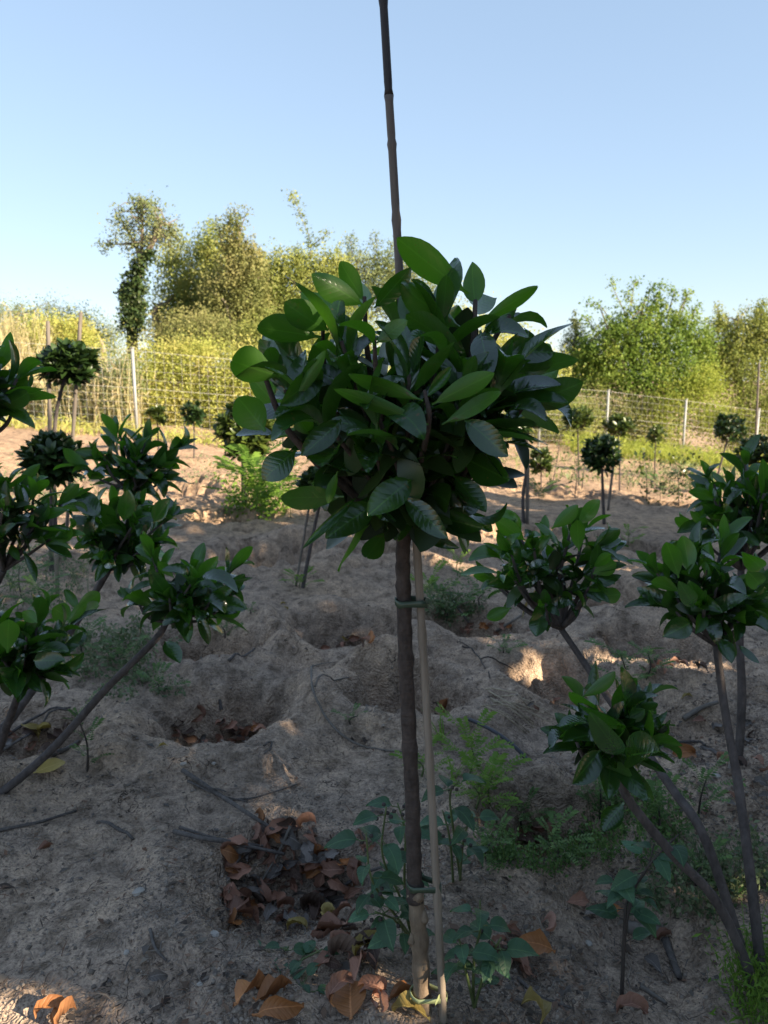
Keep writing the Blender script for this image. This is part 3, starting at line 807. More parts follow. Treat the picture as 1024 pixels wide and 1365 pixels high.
def inner_leaves(par, c, R, n, L, seed, mat='fol_dark'):
    rr = random.Random(seed); v, q, o = [], [], 0
    g = par.matrix_basis.translation
    for k in range(n):
        d = Vector((rr.gauss(0, 1), rr.gauss(0, 1), rr.gauss(0, 1))).normalized(); f = rr.random() ** .5
        p = Vector(c) + Vector((d.x * R[0], d.y * R[1], d.z * R[2])) * f
        dd = (d + Vector((rr.gauss(0, .5), rr.gauss(0, .5), rr.gauss(.2, .5)))).normalized()
        mm = np.array(lmat(p - dd * L * .5, dd, Vector((rr.gauss(0, .5), rr.gauss(0, .5), 1)), L * rr.uniform(.7, 1.1), rr.uniform(.9, 1.2)))
        vv = LAUREL_V[0] @ mm[:3, :3].T + mm[:3, 3]; v.append(vv); q.append(LAUREL_V[1] + o); o += len(vv)
    tag(obj('inner_foliage', npmesh('inner_foliage', np.concatenate(v) - np.array(g), np.concatenate(q), [M[mat]], True), par), kind='stuff')
_ly = [0, .12, .3, .5, .7, .87, .96, 1.0]; _lw = [.01, .07, .15, .195, .19, .125, .06, .01]
LAUREL_V = (np.array([(x * w_, y_ , .25 * abs(x) * w_ + .1 * y_ - .22 * y_ * y_) for y_, w_ in zip(_ly, _lw) for x in (-1, 0, 1)]),
            np.array([(i * 3 + j, i * 3 + j + 1, i * 3 + j + 4, i * 3 + j + 3) for i in range(7) for j in range(2)]))
def stem(mb, pts, r0, r1, rr, k=9, n=7, knob=.1):
    s = spline(pts, n)
    N = len(s)
    mb.tube(s, [(r0 + (r1 - r0) * i / (N - 1)) * (1 + knob * (rr.random() - .4) * (1 if i % 4 == 0 else .4)) for i in range(N)], k, .07, rr)
def gp(p, dz=0.0):
    return Vector((p[0], p[1], hz(p[0], p[1]) + dz))

# --- the staked standard laurel in the middle
TY = 1.22
rr = random.Random(5)
base = gp((P(567, 1380, TY).x, TY))
main = thing('standard_laurel_tree', 'laurel tree with round leafy crown on one straight trunk tied to a bamboo cane', 'laurel tree', base)
m = MB(); ps = [base + Vector((0, 0, -.06)), P(563, 1330, TY), P(559, 1250, TY), P(553, 1185, TY)]
s = spline(ps, 8); N = len(s)
m.tube(s, [.0165 - .002 * i / N + .0012 * math.sin(i * 1.7) + (.002 if i in (15, 16) else 0) for i in range(N)], 14, .1, rr)
# a pruning knob and bark lumps
for (px, py, r) in ((558, 1195, .011), (566, 1225, .008), (549, 1255, .007), (567, 1290, .006)):
    q = P(px, py, TY - .013); m.tube([q + Vector((0, .012, -.012)), q, q + Vector((0, .006, .013))], [r, r * .9, r * .35], 9, .2, rr)
m.build('rootstock', M['rootstock'], main)
m = MB(); ps = [P(553.5, 1200, TY), P(552, 1150, TY), P(549, 1050, TY), P(543, 930, TY), P(539, 820, TY), P(537, 740, TY + .005), P(541, 690, TY + .02)]
s = spline(ps, 9); N = len(s)
m.tube(s, [.0136 - .0020 * i / N + .0008 * math.sin(i * 2.1) + (.0022 if i < 5 else 0) + (.0012 if i % 9 == 4 else 0) for i in range(N)], 14, .08, rr)
m.build('trunk', M['bark'], main)
br = MB()
fork = P(540, 705, TY + .015)
# leaf table: base px, base Y, tip px, tip Y, width px, facing (b = lower side to camera, f = upper side, u = upper side to the sky), young
KEY = [((624, 392), 1.20, (528, 316), 1.13, 46, 'b', 1), ((619, 439), 1.17, (533, 376), 1.09, 46, 'b', 0), ((619, 469), 1.14, (540, 418), 1.05, 40, 'b', 0),
       ((634, 405), 1.21, (629, 348), 1.24, 34, 'b', 1), ((636, 408), 1.23, (664, 396), 1.34, 34, 'b', 0), ((640, 430), 1.19, (720, 380), 1.15, 22, 'b', 1), ((646, 436), 1.22, (692, 405), 1.26, 24, 'b', 0),
       ((655, 456), 1.24, (737, 433), 1.26, 0, 'u', 0), ((634, 476), 1.15, (718, 442), 1.10, 0, 'u', 0), ((702, 506), 1.21, (733, 455), 1.20, 46, 'b', 1), ((693, 545), 1.16, (778, 509), 1.12, 46, 'b', 0),
       ((634, 566), 1.13, (762, 538), 1.10, 0, 'u', 0), ((700, 545), 1.18, (775, 574), 1.16, 0, 'u', 0), ((609, 586), 1.06, (732, 592), 1.02, 0, 'u', 0), ((660, 590), 1.16, (724, 604), 1.14, 0, 'u', 0),
       ((615, 608), 1.13, (680, 640), 1.05, 50, 'f', 0), ((605, 634), 1.14, (648, 684), 1.10, 34, 'f', 0), ((565, 684), 1.17, (646, 704), 1.10, 34, 'f', 0), ((560, 705), 1.19, (615, 731), 1.12, 24, 'f', 0),
       ((571, 566), .99, (444, 518), .95, 24, 'b', 1), ((564, 534), 1.00, (459, 498), .98, 26, 'b', 1), ((576, 539), 1.00, (660, 497), .96, 32, 'b', 1), ((569, 529), 1.01, (602, 488), 1.03, 18, 'f', 1), ((589, 566), 1.02, (672, 520), .98, 26, 'b', 1),
       ((499, 462), 1.01, (450, 433), .95, 0, 'u', 1), ((501, 458), 1.03, (545, 425), 1.02, 26, 'b', 1), ((487, 402), 1.14, (453, 348), 1.12, 30, 'b', 1), ((484, 407), 1.13, (414, 365), 1.08, 40, 'b', 1), ((499, 410), 1.14, (549, 354), 1.12, 30, 'f', 0),
       ((487, 404), 1.17, (470, 375), 1.25, 30, 'b', 1), ((429, 450), 1.11, (342, 437), 1.05, 44, 'b', 0), ((438, 440), 1.12, (378, 402), 1.06, 44, 'b', 0), ((440, 420), 1.20, (400, 388), 1.25, 40, 'b', 1), ((374, 502), 1.10, (308, 481), 1.04, 56, 'b', 1), ((398, 530), 1.12, (346, 452), 1.14, 46, 'b', 0),
       ((385, 541), 1.02, (435, 466), 1.00, 20, 'b', 1), ((354, 575), 1.13, (316, 528), 1.12, 52, 'b', 1), ((434, 570), 1.04, (354, 588), 1.00, 0, 'u', 0), ((370, 580), 1.18, (314, 579), 1.19, 0, 'u', 0),
       ((459, 662), 1.08, (370, 664), 1.03, 40, 'b', 0), ((474, 664), 1.06, (401, 734), 1.01, 14, 'f', 0), ((500, 672), 1.10, (432, 720), 1.05, 48, 'f', 0), ((515, 706), 1.14, (488, 744), 1.08, 34, 'b', 0), ((548, 640), 1.03, (488, 690), .98, 48, 'f', 0),
       ((450, 628), 1.04, (437, 672), 1.02, 16, 'b', 1), ((530, 600), 1.0, (460, 580), .94, 0, 'u', 0), ((520, 560), 1.02, (575, 590), .95, 0, 'u', 0), ((640, 440), 1.12, (655, 500), 1.05, 40, 'f', 0), ((590, 480), 1.03, (535, 450), .98, 0, 'u', 0),
       ((670, 560), 1.08, (742, 560), 1.04, 0, 'u', 0), ((430, 500), 1.06, (372, 540), 1.00, 40, 'f', 0), ((455, 560), 1.02, (400, 610), .98, 36, 'f', 0), ((620, 560), 1.02, (680, 610), .98, 40, 'f', 0), ((540, 665), 1.08, (600, 720), 1.02, 36, 'f', 0),
       ((395, 600), 1.14, (350, 640), 1.12, 44, 'f', 0), ((660, 470), 1.16, (740, 470), 1.18, 40, 'f', 0), ((560, 440), 1.14, (540, 380), 1.2, 40, 'b', 0), ((705, 520), 1.24, (745, 490), 1.3, 44, 'b', 1), ((590, 690), 1.2, (640, 660), 1.25, 40, 'f', 0)]
camp = Vector((0, 0, CAMH))
def key_leaves(par, table, rr, wr=.2):
    for (b, bY, tp, tY, wpx, face, young) in table:
        B, T = P(b[0], b[1], bY), P(tp[0], tp[1], tY)
        d = T - B; L = d.length
        tocam = (camp - (B + T) / 2).normalized()
        jit = Vector((rr.uniform(-.2, .2), rr.uniform(-.2, .2), rr.uniform(-.2, .2)))
        if face == 'b': n_ = -tocam + jit; wx = .88 * (wpx / FPX * (bY + tY) / 2) / (2 * wr * L)
        elif face == 'f': n_ = tocam + jit; wx = .88 * (wpx / FPX * (bY + tY) / 2) / (2 * wr * L)
        else: n_ = Vector((0, 0, 1)) + tocam * .25 + jit; wx = min(1.15, .052 / (2 * wr * L))
        me = (YOUNG if young else LAUREL)[rr.choice([0, 0, 1, 1, 3, 4, 5] if face != 'u' else [1, 2, 6, 0, 1])]
        put_leaf(me, par, B, d, n_, L, wx)
key_leaves(main, KEY, rr)
# shoots carrying those leaves
for pts, r in (([(540, 705, 1.235), (600, 600, 1.22), (628, 480, 1.19), (634, 400, 1.21)], .0085), ([(545, 690, 1.23), (560, 620, 1.1), (572, 560, 1.0), (566, 520, 1.0)], .006),
               ([(538, 700, 1.23), (515, 600, 1.12), (502, 500, 1.03), (499, 450, 1.01)], .006), ([(540, 705, 1.235), (510, 580, 1.22), (490, 470, 1.16), (486, 395, 1.14)], .007),
               ([(537, 710, 1.23), (450, 640, 1.18), (385, 575, 1.13), (352, 500, 1.1)], .0085), ([(540, 700, 1.23), (620, 640, 1.2), (690, 550, 1.17), (722, 515, 1.18)], .0085),
               ([(538, 700, 1.23), (470, 590, 1.25), (435, 500, 1.2), (430, 430, 1.14)], .007), ([(545, 695, 1.23), (610, 560, 1.22), (655, 460, 1.2), (680, 420, 1.2)], .007),
               ([(540, 700, 1.24), (560, 600, 1.35), (590, 500, 1.42)], .007), ([(540, 700, 1.24), (500, 600, 1.36), (470, 520, 1.42)], .007), ([(540, 700, 1.24), (620, 640, 1.32), (670, 560, 1.4)], .006)):
    s = spline([P(*q) for q in pts], 6)
    br.tube(s, [r * (1 - .6 * i / (len(s) - 1)) for i in range(len(s))], 8, .1, rr)
for (px, py, Y, n, ax) in ((590, 480, 1.42, 7, (.1, .3, 1)), (470, 500, 1.42, 7, (-.2, .3, 1)), (670, 545, 1.38, 7, (.5, .3, .8)), (400, 560, 1.32, 7, (-.6, .3, .7)), (540, 560, 1.40, 8, (0, .6, .7)),
                           (600, 640, 1.30, 7, (.3, .2, .2)), (480, 640, 1.28, 7, (-.3, .1, .2)), (560, 620, 1.10, 7, (.1, -.7, .5)), (500, 600, 1.10, 7, (-.2, -.6, .6)), (640, 590, 1.14, 7, (.5, -.4, .5)),
                           (440, 580, 1.16, 7, (-.6, -.3, .5)), (530, 500, 1.18, 8, (0, -.2, 1)), (600, 540, 1.15, 7, (.2, -.4, .9)), (450, 500, 1.15, 7, (-.4, -.3, .9)), (560, 460, 1.25, 7, (0, 0, 1)),
                           (655, 520, 1.18, 7, (.5, -.2, .8)), (400, 500, 1.17, 6, (-.5, 0, .8)), (520, 670, 1.14, 6, (-.1, -.5, -.1)), (590, 660, 1.16, 6, (.4, -.3, -.1)), (690, 490, 1.24, 6, (.6, .1, .7)), (530, 440, 1.22, 6, (0, .1, 1)), (575, 575, 1.2, 7, (.2, -.2, .8)), (480, 560, 1.2, 7, (-.2, -.2, .9)), (500, 690, 1.2, 5, (-.6, .1, -.3)), (625, 680, 1.22, 5, (.6, .1, -.3)),
                           (455, 455, 1.08, 7, (-.2, -.2, 1)), (545, 500, 1.05, 7, (0, -.3, 1)), (620, 520, 1.06, 7, (.2, -.3, 1)), (420, 545, 1.06, 7, (-.4, -.3, .9)), (670, 500, 1.1, 7, (.4, -.2, 1)), (500, 545, 1.02, 7, (-.1, -.4, .9)), (590, 430, 1.16, 6, (.05, -.1, 1)), (380, 520, 1.12, 6, (-.5, -.1, .9))):
    tip = P(px, py, Y)
    mid = fork.lerp(tip, .5) + Vector((rr.uniform(-.02, .02), 0, -.01))
    s = spline([fork, mid, tip], 4); br.tube(s, [.0055, .0052, .005, .0047, .0044, .004, .0038, .0035, .003], 6)
    tip_leaves(main, tip, ax, n, .118, rr, (LAUREL, YOUNG), yfrac=.12)
br.build('branches', M['bark'], main)
inner_leaves(main, P(545, 565, 1.22), (.185, .17, .135), 190, .11, 5)
inner_leaves(main, P(535, 660, 1.20), (.12, .12, .06), 60, .11, 6)

# --- its bamboo cane with tape ties
cb = P(592, 1380, 1.205); cb = gp((cb.x, 1.205))
cane = thing('bamboo_cane', 'very tall thin bamboo cane tied to the middle laurel trunk and rising above its crown', 'cane', cb)
ctrl = [cb + Vector((0, 0, -.08)), P(590, 1340, 1.205), P(583, 1200, 1.205), P(569, 950, 1.21), P(557, 750, 1.222), P(543, 540, 1.235), P(530, 320, 1.25), P(523, 200, 1.255), P(518.5, 128, 1.26), P(511, 0, 1.27), P(505, -90, 1.275)]
s = spline(ctrl, 12); N = len(s)
NOD = [6, 24, 33, 42, 52, 63, 74, 85, 96, 108]
rads = []
for i in range(N):
    r = .0074 - .0012 * i / N
    if i in NOD: r += .0012
    if i - 1 in NOD: r -= .0004
    rads.append(r)
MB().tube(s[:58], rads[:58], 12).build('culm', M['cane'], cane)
MB().tube(s[57:97], rads[57:97], 12).build('culm', M['cane_half_shade'], cane)
MB().tube(s[96:], rads[96:], 12).build('culm', M['cane_shade'], cane)
def tie(px, py, mat, wpx, flap, par=cane, rad=(.0172, .0104), h=.012, Y0=TY):
    """flat tape wound round trunk and cane, one loose end"""
    a, b = P(px[0], py, Y0), P(px[1], py, Y0 - .01)
    c = (a + b) / 2
    r1, r2 = rad; d = math.hypot(b.x - a.x, b.y - a.y); base_a = math.atan2(b.y - a.y, b.x - a.x)
    th0 = math.acos(max(-1, min(1, (r1 - r2) / d)))
    out = []
    for i in range(15):
        t = th0 + (2 * math.pi - 2 * th0) * i / 14; out.append((a.x + r1 * math.cos(base_a + t), a.y + r1 * math.sin(base_a + t)))
    for i in range(9):
        t = -th0 + 2 * th0 * i / 8; out.append((b.x + r2 * math.cos(base_a + t), b.y + r2 * math.sin(base_a + t)))
    n = len(out); v, q = [], []
    for i, (x, y) in enumerate(out):
        z = .002 * math.sin(i * .9)
        for hh in (-h, h):
            for th in (0, .0012):
                dx, dy = x - c.x, y - c.y; l = math.hypot(dx, dy)
                v.append((x + dx / l * th, y + dy / l * th, c.z + z + hh * (1 + .12 * math.sin(1.7 * i))))
    for i in range(n):
        j = (i + 1) % n
        A, B = i * 4, j * 4
        q += [(A + 1, B + 1, B + 3, A + 3), (A, A + 2, B + 2, B), (A + 2, A + 3, B + 3, B + 2), (A, B, B + 1, A + 1)]
    mb = MB(); mb.add(v, q)
    if flap:
        f0 = Vector((b.x + .004, b.y - .0105, c.z))
        vv = []
        for i in range(6):
            t = i / 5
            p = f0 + Vector(flap) * t + Vector((0, .006 * math.sin(t * 5), .008 * math.sin(t * 3)))
            w_ = h * (.9 - .5 * abs(t - .4))
            vv += [p + Vector((0, 0, -w_)), p + Vector((0, .001, w_))]
        mb.add([tuple(x) for x in vv], [(2 * i, 2 * i + 2, 2 * i + 3, 2 * i + 1) for i in range(5)])
    mb.build('tie', M[mat], par, False)
tie((541, 561), 803, 'tie', 10, (.016, -.004, -.003), h=.0055)
tie((556, 580), 1180, 'tie', 10, (.006, -.004, .002), h=.0055, rad=(.0185, .0104))
tie((562, 588), 1326, 'tie_pale', 10, (-.016, -.010, .008), h=.005, rad=(.0205, .0105))
tie((563, 589), 1362, 'tie_pale', 10, (-.012, -.010, .010), h=.005, rad=(.0205, .0105))

# --- the right-hand many-headed laurel
def multi_laurel(name, label, base, heads, seed, group=None):
    """heads: (stem px path with Y, r0, r1, head centre px, Y, radius px, leaf length, shoots)"""
    rr = random.Random(seed)
    t = thing(name, label, 'laurel bush', base, group)
    for path, r0, r1, hc, hY, hr, L, nsh, yf in heads:
        sm = MB()
        pts = [P(*q) if len(q) == 3 else base + Vector((rr.uniform(-.02, .02), rr.uniform(-.02, .02), -.04)) for q in path]
        stem(sm, pts, r0, r1, rr)
        sm.build('stem', M['bark2'], t)
        bm = MB()
        c = P(hc[0], hc[1], hY); k = hY / FPX
        laurel_head(t, c, (hr[0] * k, hr[0] * k * .9, hr[1] * k), pts[-1], nsh, L, rr, bm, yfrac=yf)
        bm.build('branches', M['bark2'], t)
        inner_leaves(t, c, (hr[0] * k * .55, hr[0] * k * .5, hr[1] * k * .55), 34, L * .9, seed + len(t.children))
    return t
rb = gp((P(1022, 1292, 1.37).x, 1.37))
RB = ('b',)
right = multi_laurel('laurel_bush', 'laurel bush with three slanting dark stems fanning out from one root', rb, [
    ([RB, (945, 1130, 1.42), (895, 1050, 1.5), (835, 965, 1.62), (782, 888, 1.75), (748, 838, 1.8)], .0108, .0075, (728, 765), 1.82, (100, 94), .096, 20, .35),
    ([RB, (960, 1210, 1.33), (893, 1135, 1.28), (838, 1066, 1.25), (822, 1030, 1.25)], .0104, .0072, (818, 985), 1.24, (70, 66), .105, 12, .1),
    ([RB, (1002, 1180, 1.42), (985, 1050, 1.5), (967, 950, 1.56), (955, 860, 1.6)], .0114, .0080, (944, 800), 1.62, (90, 72), .105, 18, .3)], 71)
key_leaves(right, [((770, 700), 1.72, (800, 664), 1.70, 26, 'b', 1), ((735, 705), 1.72, (770, 672), 1.70, 24, 'b', 1), ((772, 735), 1.72, (770, 692), 1.70, 24, 'b', 1), ((700, 720), 1.74, (660, 690), 1.72, 26, 'b', 1), ((672, 750), 1.74, (620, 746), 1.72, 0, 'u', 1), ((670, 765), 1.74, (614, 766), 1.74, 0, 'u', 1),
                   ((790, 765), 1.72, (822, 750), 1.7, 28, 'b', 1), ((800, 795), 1.74, (828, 792), 1.72, 26, 'b', 1), ((682, 810), 1.74, (648, 824), 1.72, 22, 'b', 1), ((720, 815), 1.74, (715, 850), 1.70, 30, 'f', 0),
                   ((832, 1008), 1.16, (786, 950), 1.10, 40, 'f', 0), ((836, 1010), 1.14, (882, 1002), 1.06, 62, 'f', 0), ((830, 965), 1.18, (768, 935), 1.12, 24, 'f', 0), ((775, 930), 1.22, (820, 894), 1.2, 24, 'b', 1), ((800, 1000), 1.16, (762, 1045), 1.12, 40, 'f', 0), ((832, 1070), 1.2, (804, 1108), 1.17, 34, 'f', 0), ((790, 968), 1.18, (745, 970), 1.14, 0, 'u', 0), ((812, 985), 1.18, (748, 990), 1.14, 0, 'u', 0), ((830, 960), 1.22, (860, 945), 1.22, 24, 'b', 1), ((884, 985), 1.24, (862, 945), 1.26, 18, 'f', 0), ((880, 990), 1.22, (890, 965), 1.2, 18, 'b', 1),
                   ((905, 770), 1.55, (888, 722), 1.54, 30, 'b', 1), ((918, 765), 1.56, (910, 712), 1.58, 30, 'b', 1), ((908, 790), 1.52, (868, 775), 1.5, 24, 'b', 1), ((925, 810), 1.5, (905, 775), 1.45, 26, 'f', 0), ((920, 830), 1.5, (882, 850), 1.45, 36, 'f', 0), ((1015, 757), 1.5, (990, 735), 1.46, 28, 'f', 1), ((1008, 780), 1.5, (995, 760), 1.44, 30, 'f', 1), ((960, 850), 1.55, (975, 885), 1.5, 24, 'f', 0), ((985, 860), 1.52, (1014, 886), 1.48, 12, 'f', 0)], random.Random(9), .2)
# --- laurel behind it at the right edge, on a straight stem
rb2 = gp((P(992, 1030, 2.15).x, 2.15))
multi_laurel('laurel_tree', 'dense leafy laurel on a straight upright stem close behind the three-stemmed bush', rb2, [
    ([RB, (989, 930, 2.15), (986, 850, 2.17), (988, 760, 2.2)], .0132, .0100, (990, 688), 2.2, (80, 82), .11, 22, .3)], 72)
# --- left laurels
lb = gp((P(-75, 1100, 1.95).x, 1.95))
left = multi_laurel('laurel_bush', 'laurel bush whose long slanting dark stem reaches over a leaf-strewn hollow', lb, [
    ([RB, (-20, 1068, 1.95), (60, 1008, 1.96), (140, 920, 1.98), (205, 855, 2.0), (222, 830, 2.0)], .0135, .0085, (246, 800), 2.0, (72, 72), .115, 14, .3),
    ([RB, (-10, 1010, 1.9), (10, 965, 1.85), (25, 925, 1.8)], .013, .009, (28, 878), 1.8, (80, 78), .115, 13, .3),
    ([RB, (-20, 1000, 2.0), (40, 925, 2.1), (82, 860, 2.2), (118, 805, 2.3), (145, 760, 2.3)], .0145, .0095, (160, 722), 2.3, (72, 72), .118, 15, .25),
    ([(118, 805, 2.3), (150, 745, 2.4), (172, 690, 2.55), (177, 655, 2.6)], .0095, .008, (178, 624), 2.62, (64, 54), .115, 13, .3)], 73)
key_leaves(left, [((100, 815), 2.1, (134, 790), 2.08, 26, 'b', 1), ((100, 820), 2.08, (133, 805), 2.05, 22, 'b', 1), ((97, 825), 2.06, (70, 810), 2.04, 32, 'b', 1), ((105, 815), 2.1, (85, 785), 2.12, 16, 'f', 1), ((255, 790), 1.9, (330, 788), 1.86, 0, 'u', 0), ((268, 800), 1.9, (308, 820), 1.88, 0, 'u', 0), ((270, 785), 1.95, (300, 755), 1.93, 18, 'b', 1),
                  ((232, 770), 1.92, (210, 748), 1.9, 16, 'b', 1), ((265, 815), 1.92, (278, 860), 1.9, 18, 'f', 0), ((220, 855), 1.95, (240, 885), 1.9, 26, 'f', 0), ((120, 680), 2.2, (70, 668), 2.18, 18, 'b', 1), ((165, 695), 2.15, (170, 650), 2.14, 26, 'f', 0), ((205, 695), 2.2, (228, 665), 2.18, 26, 'f', 0), ((135, 690), 2.2, (103, 657), 2.22, 34, 'f', 0), ((50, 830), 1.7, (30, 815), 1.7, 20, 'b', 1), ((10, 870), 1.65, (12, 825), 1.63, 34, 'b', 1), ((40, 870), 1.68, (92, 868), 1.65, 0, 'u', 0), ((45, 880), 1.68, (88, 880), 1.66, 34, 'f', 0)], random.Random(10))
lb2 = gp((P(-70, 1010, 2.3).x, 2.3))
multi_laurel('laurel_bush', 'laurel bush with pale-backed leaves above the grassy weeds', lb2, [
    ([RB, (-40, 860, 2.2), (-10, 790, 2.1), (5, 760, 2.05)], .013, .009, (15, 695), 2.0, (84, 80), .11, 16, .3)], 75)
lb4 = gp((P(-60, 1160, 1.75).x, 1.75))
multi_laurel('laurel_tree', 'tall laurel with big drooping leaves beside the twin-staked laurel', lb4, [
    ([RB, (-45, 900, 1.7), (-35, 700, 1.7), (-25, 590, 1.7)], .014, .010, (-34, 528), 1.7, (66, 70), .105, 15, .25)], 76)

# --- small laurels further off: crown of fine leaves, stem, stake
def small_laurel(label, base_px, crown, seed, Y=None, mat='fol_dark', leaf=.06, n=520, stempath=None, stake=None, cat='laurel tree', r=.010, name='young_laurel', group=None, zb=0.0):
    rng = np.random.default_rng(seed); rr = random.Random(seed)
    g = G(*base_px) if Y is None else gp((P(base_px[0], base_px[1], Y).x, Y))
    Y = g.y
    t = thing(name, label, cat, g, group)
    c = P(crown[0], crown[1], Y); k = Y / FPX
    R = np.array([crown[2] * k, crown[2] * k, crown[3] * k])
    m = MB()
    pts = [g + Vector((0, 0, -.05))] + ([P(x, y, Y) for x, y in stempath] if stempath else [g.lerp(c, .5) + Vector((rr.uniform(-.015, .015), 0, 0))]) + [c]
    stem(m, pts, r, r * .6, rr, 8, 5)
    m.build('stem', M['bark2'], t)
    ncl = max(10, int(n / 9 * 1.9))
    u = rng.normal(size=(ncl, 3)); u /= np.linalg.norm(u, axis=1)[:, None]
    cc = np.array(c) + u * (rng.random((ncl, 1)) ** .38) * R * .74
    bm = MB()
    for q in cc[:14]:
        bm.tube([pts[-1] - Vector((0, 0, R[2] * .5)), Vector(q)], [.005, .003], 5, caps=False)
    bm.build('branches', M['bark2'], t)
    # rosettes of laurel-shaped leaves joined in one part
    v, q = [], []
    proto = LAUREL_V; o = 0
    for cl in cc:
        ax = Vector(cl) - c; ax = Vector((ax.x / R[0], ax.y / R[1], ax.z / R[2] + .8)).normalized()
        uu = ax.orthogonal().normalized(); b = ax.cross(uu); a0 = rr.random() * 6
        for j in range(9):
            a = a0 + j * 2.4; th = .35 + .11 * j + rr.uniform(-.1, .1)
            rad = uu * math.cos(a) + b * math.sin(a)
            d = ax * math.cos(th) + rad * math.sin(th); nn = ax * math.sin(th) - rad * math.cos(th) + Vector((0, 0, .2))
            mm = np.array(lmat(Vector(cl), d, nn, leaf * rr.uniform(.75, 1.15), 1))
            vv = proto[0] @ mm[:3, :3].T + mm[:3, 3]
            v.append(vv); q.append(proto[1] + o); o += len(vv)
    me = npmesh('foliage', np.concatenate(v) - np.array(g), np.concatenate(q), [M[mat]], True)
    tag(obj('foliage', me, t), kind='stuff')
    return t, g
def stake(label, p0, p1, Y, r, mat='canedark', name='bamboo_stake', group=None, tieat=None):
    """a straight cane from the ground up"""
    a, b = P(p0[0], p0[1], Y), P(p1[0], p1[1], Y)
    d = (a - b).normalized()
    # run down to the ground
    t = 0; q = b.copy()
    while q.z > hz(q.x, q.y) - .04 and t < 5: q = q + d * .02; t += .02
    n = max(6, int((b - q).length / .12))
    s = [q.lerp(b, i / n) for i in range(n + 1)]
    o = thing(name, label, 'stake', gp((q.x, q.y)), group)
    MB().tube(s, [r * (1.18 if i % 2 == 0 else 1) for i in range(n + 1)], 8).build('culm', M[mat], o)
    return o
t1, g1 = small_laurel('twin-crowned laurel with two thin canes in the grass before the golden bush', (74, 742), (90, 488, 41, 28), 81, Y=4.6, leaf=.085, n=620, stempath=[(72, 650), (74, 560)], r=.016, name='standard_laurel_tree')
small_laurel('lower bushy laurel wrapped round the foot of the twin-staked stem', (66, 735), (72, 614, 44, 36), 82, Y=4.3, leaf=.085, n=560, r=.014)
stake('thin grey cane standing left of the twin-staked laurel stem', (69, 700), (64, 428), 4.55, .011)
stake('thin grey cane slanting through the right side of the twin-staked crown', (96, 600), (108, 416), 4.75, .011)
stake('pale cane foot among the weeds below the twin-staked laurel', (76, 770), (75, 735), 3.9, .01, 'cane', 'cane_stump')
small_laurel('tiny round laurel just right of the white fence post', (211, 598), (210, 555, 15, 16), 83, leaf=.10, n=170, mat='fol_mid', r=.016, Y=11.6)
small_laurel('small dark round laurel on a thin bare stem before the bramble thicket', (258, 598), (258, 552, 17, 17), 84, leaf=.10, n=220, r=.014, Y=11.2)
small_laurel('dark wide laurel bush half hidden by the staked crown', (325, 640), (326, 575, 44, 50), 85, leaf=.12, n=700, r=.03, cat='laurel bush', name='laurel_bush', Y=7.4, mat='fol_mid')
stake('pale thin stake behind the bright feathery weed', (379, 688), (378, 560), 7.0, .012, 'cane')
# leaning pair left of the trunk
gk = G(403, 785)
small_laurel('leaning young laurel stem tied to a thin stake, its crown hidden behind the middle tree', (402, 782), (432, 650, 30, 30), 86, leaf=.08, n=260, stempath=[(408, 760), (420, 700)], r=.012)
stake('thin grey stake tied to the leaning young laurel stem', (395, 778), (418, 640), gk.y + .02, .006)
small_laurel('wavy thin laurel stem standing with a straight stake right of the crown', (699, 697), (702, 560, 22, 26), 87, leaf=.09, n=260, stempath=[(697, 665), (701, 630), (700, 600)], r=.018)
gw = G(703, 698)
stake('straight stake beside the wavy laurel stem', (703, 698), (704, 545), gw.y, .016)
small_laurel('dark ball-headed little laurel on a straight stem in the open sand', (806, 698), (802, 606, 29, 30), 88, leaf=.085, n=480, r=.018, name='standard_laurel_tree')
stake('slanting bluish stake behind the ball-headed little laurel', (813, 660), (820, 600), 9.0, .015)
small_laurel('ball-headed laurel on a curved stem near the right fence end', (955, 652), (973, 572, 27, 23), 89, leaf=.10, n=420, stempath=[(958, 630), (966, 600)], r=.022, name='standard_laurel_tree')
small_laurel('round grey green bush beside the curved-stem laurel', (1008, 650), (1008, 606, 32, 30), 90, leaf=.08, n=420, mat='fol_mid', cat='bush', name='round_bush', Y=8.2)
small_laurel('faint little ball-headed laurel by the lime grass', (873, 640), (875, 581, 14, 13), 91, leaf=.10, n=150, mat='fol_mid', r=.014)
small_laurel('small yellowish laurel shrub beside the wavy stem', (722, 640), (722, 615, 18, 22), 92, leaf=.10, n=200, mat='fol_mid', cat='laurel bush', Y=10.5)
small_laurel('pale leafy laurel crown behind the ball-headed little laurel', (826, 660), (824, 570, 26, 18), 93, leaf=.11, n=240, mat='fol_mid', r=.015, Y=11.5)
small_laurel('thin leafy laurel crown at the edge of the right fence run', (772, 650), (770, 560, 22, 20), 94, leaf=.11, n=200, mat='fol_mid', r=.014, Y=11.5)
stake('tall thin cane standing before the last white fence post', (1005, 640), (1012, 483), 14.0, .018)
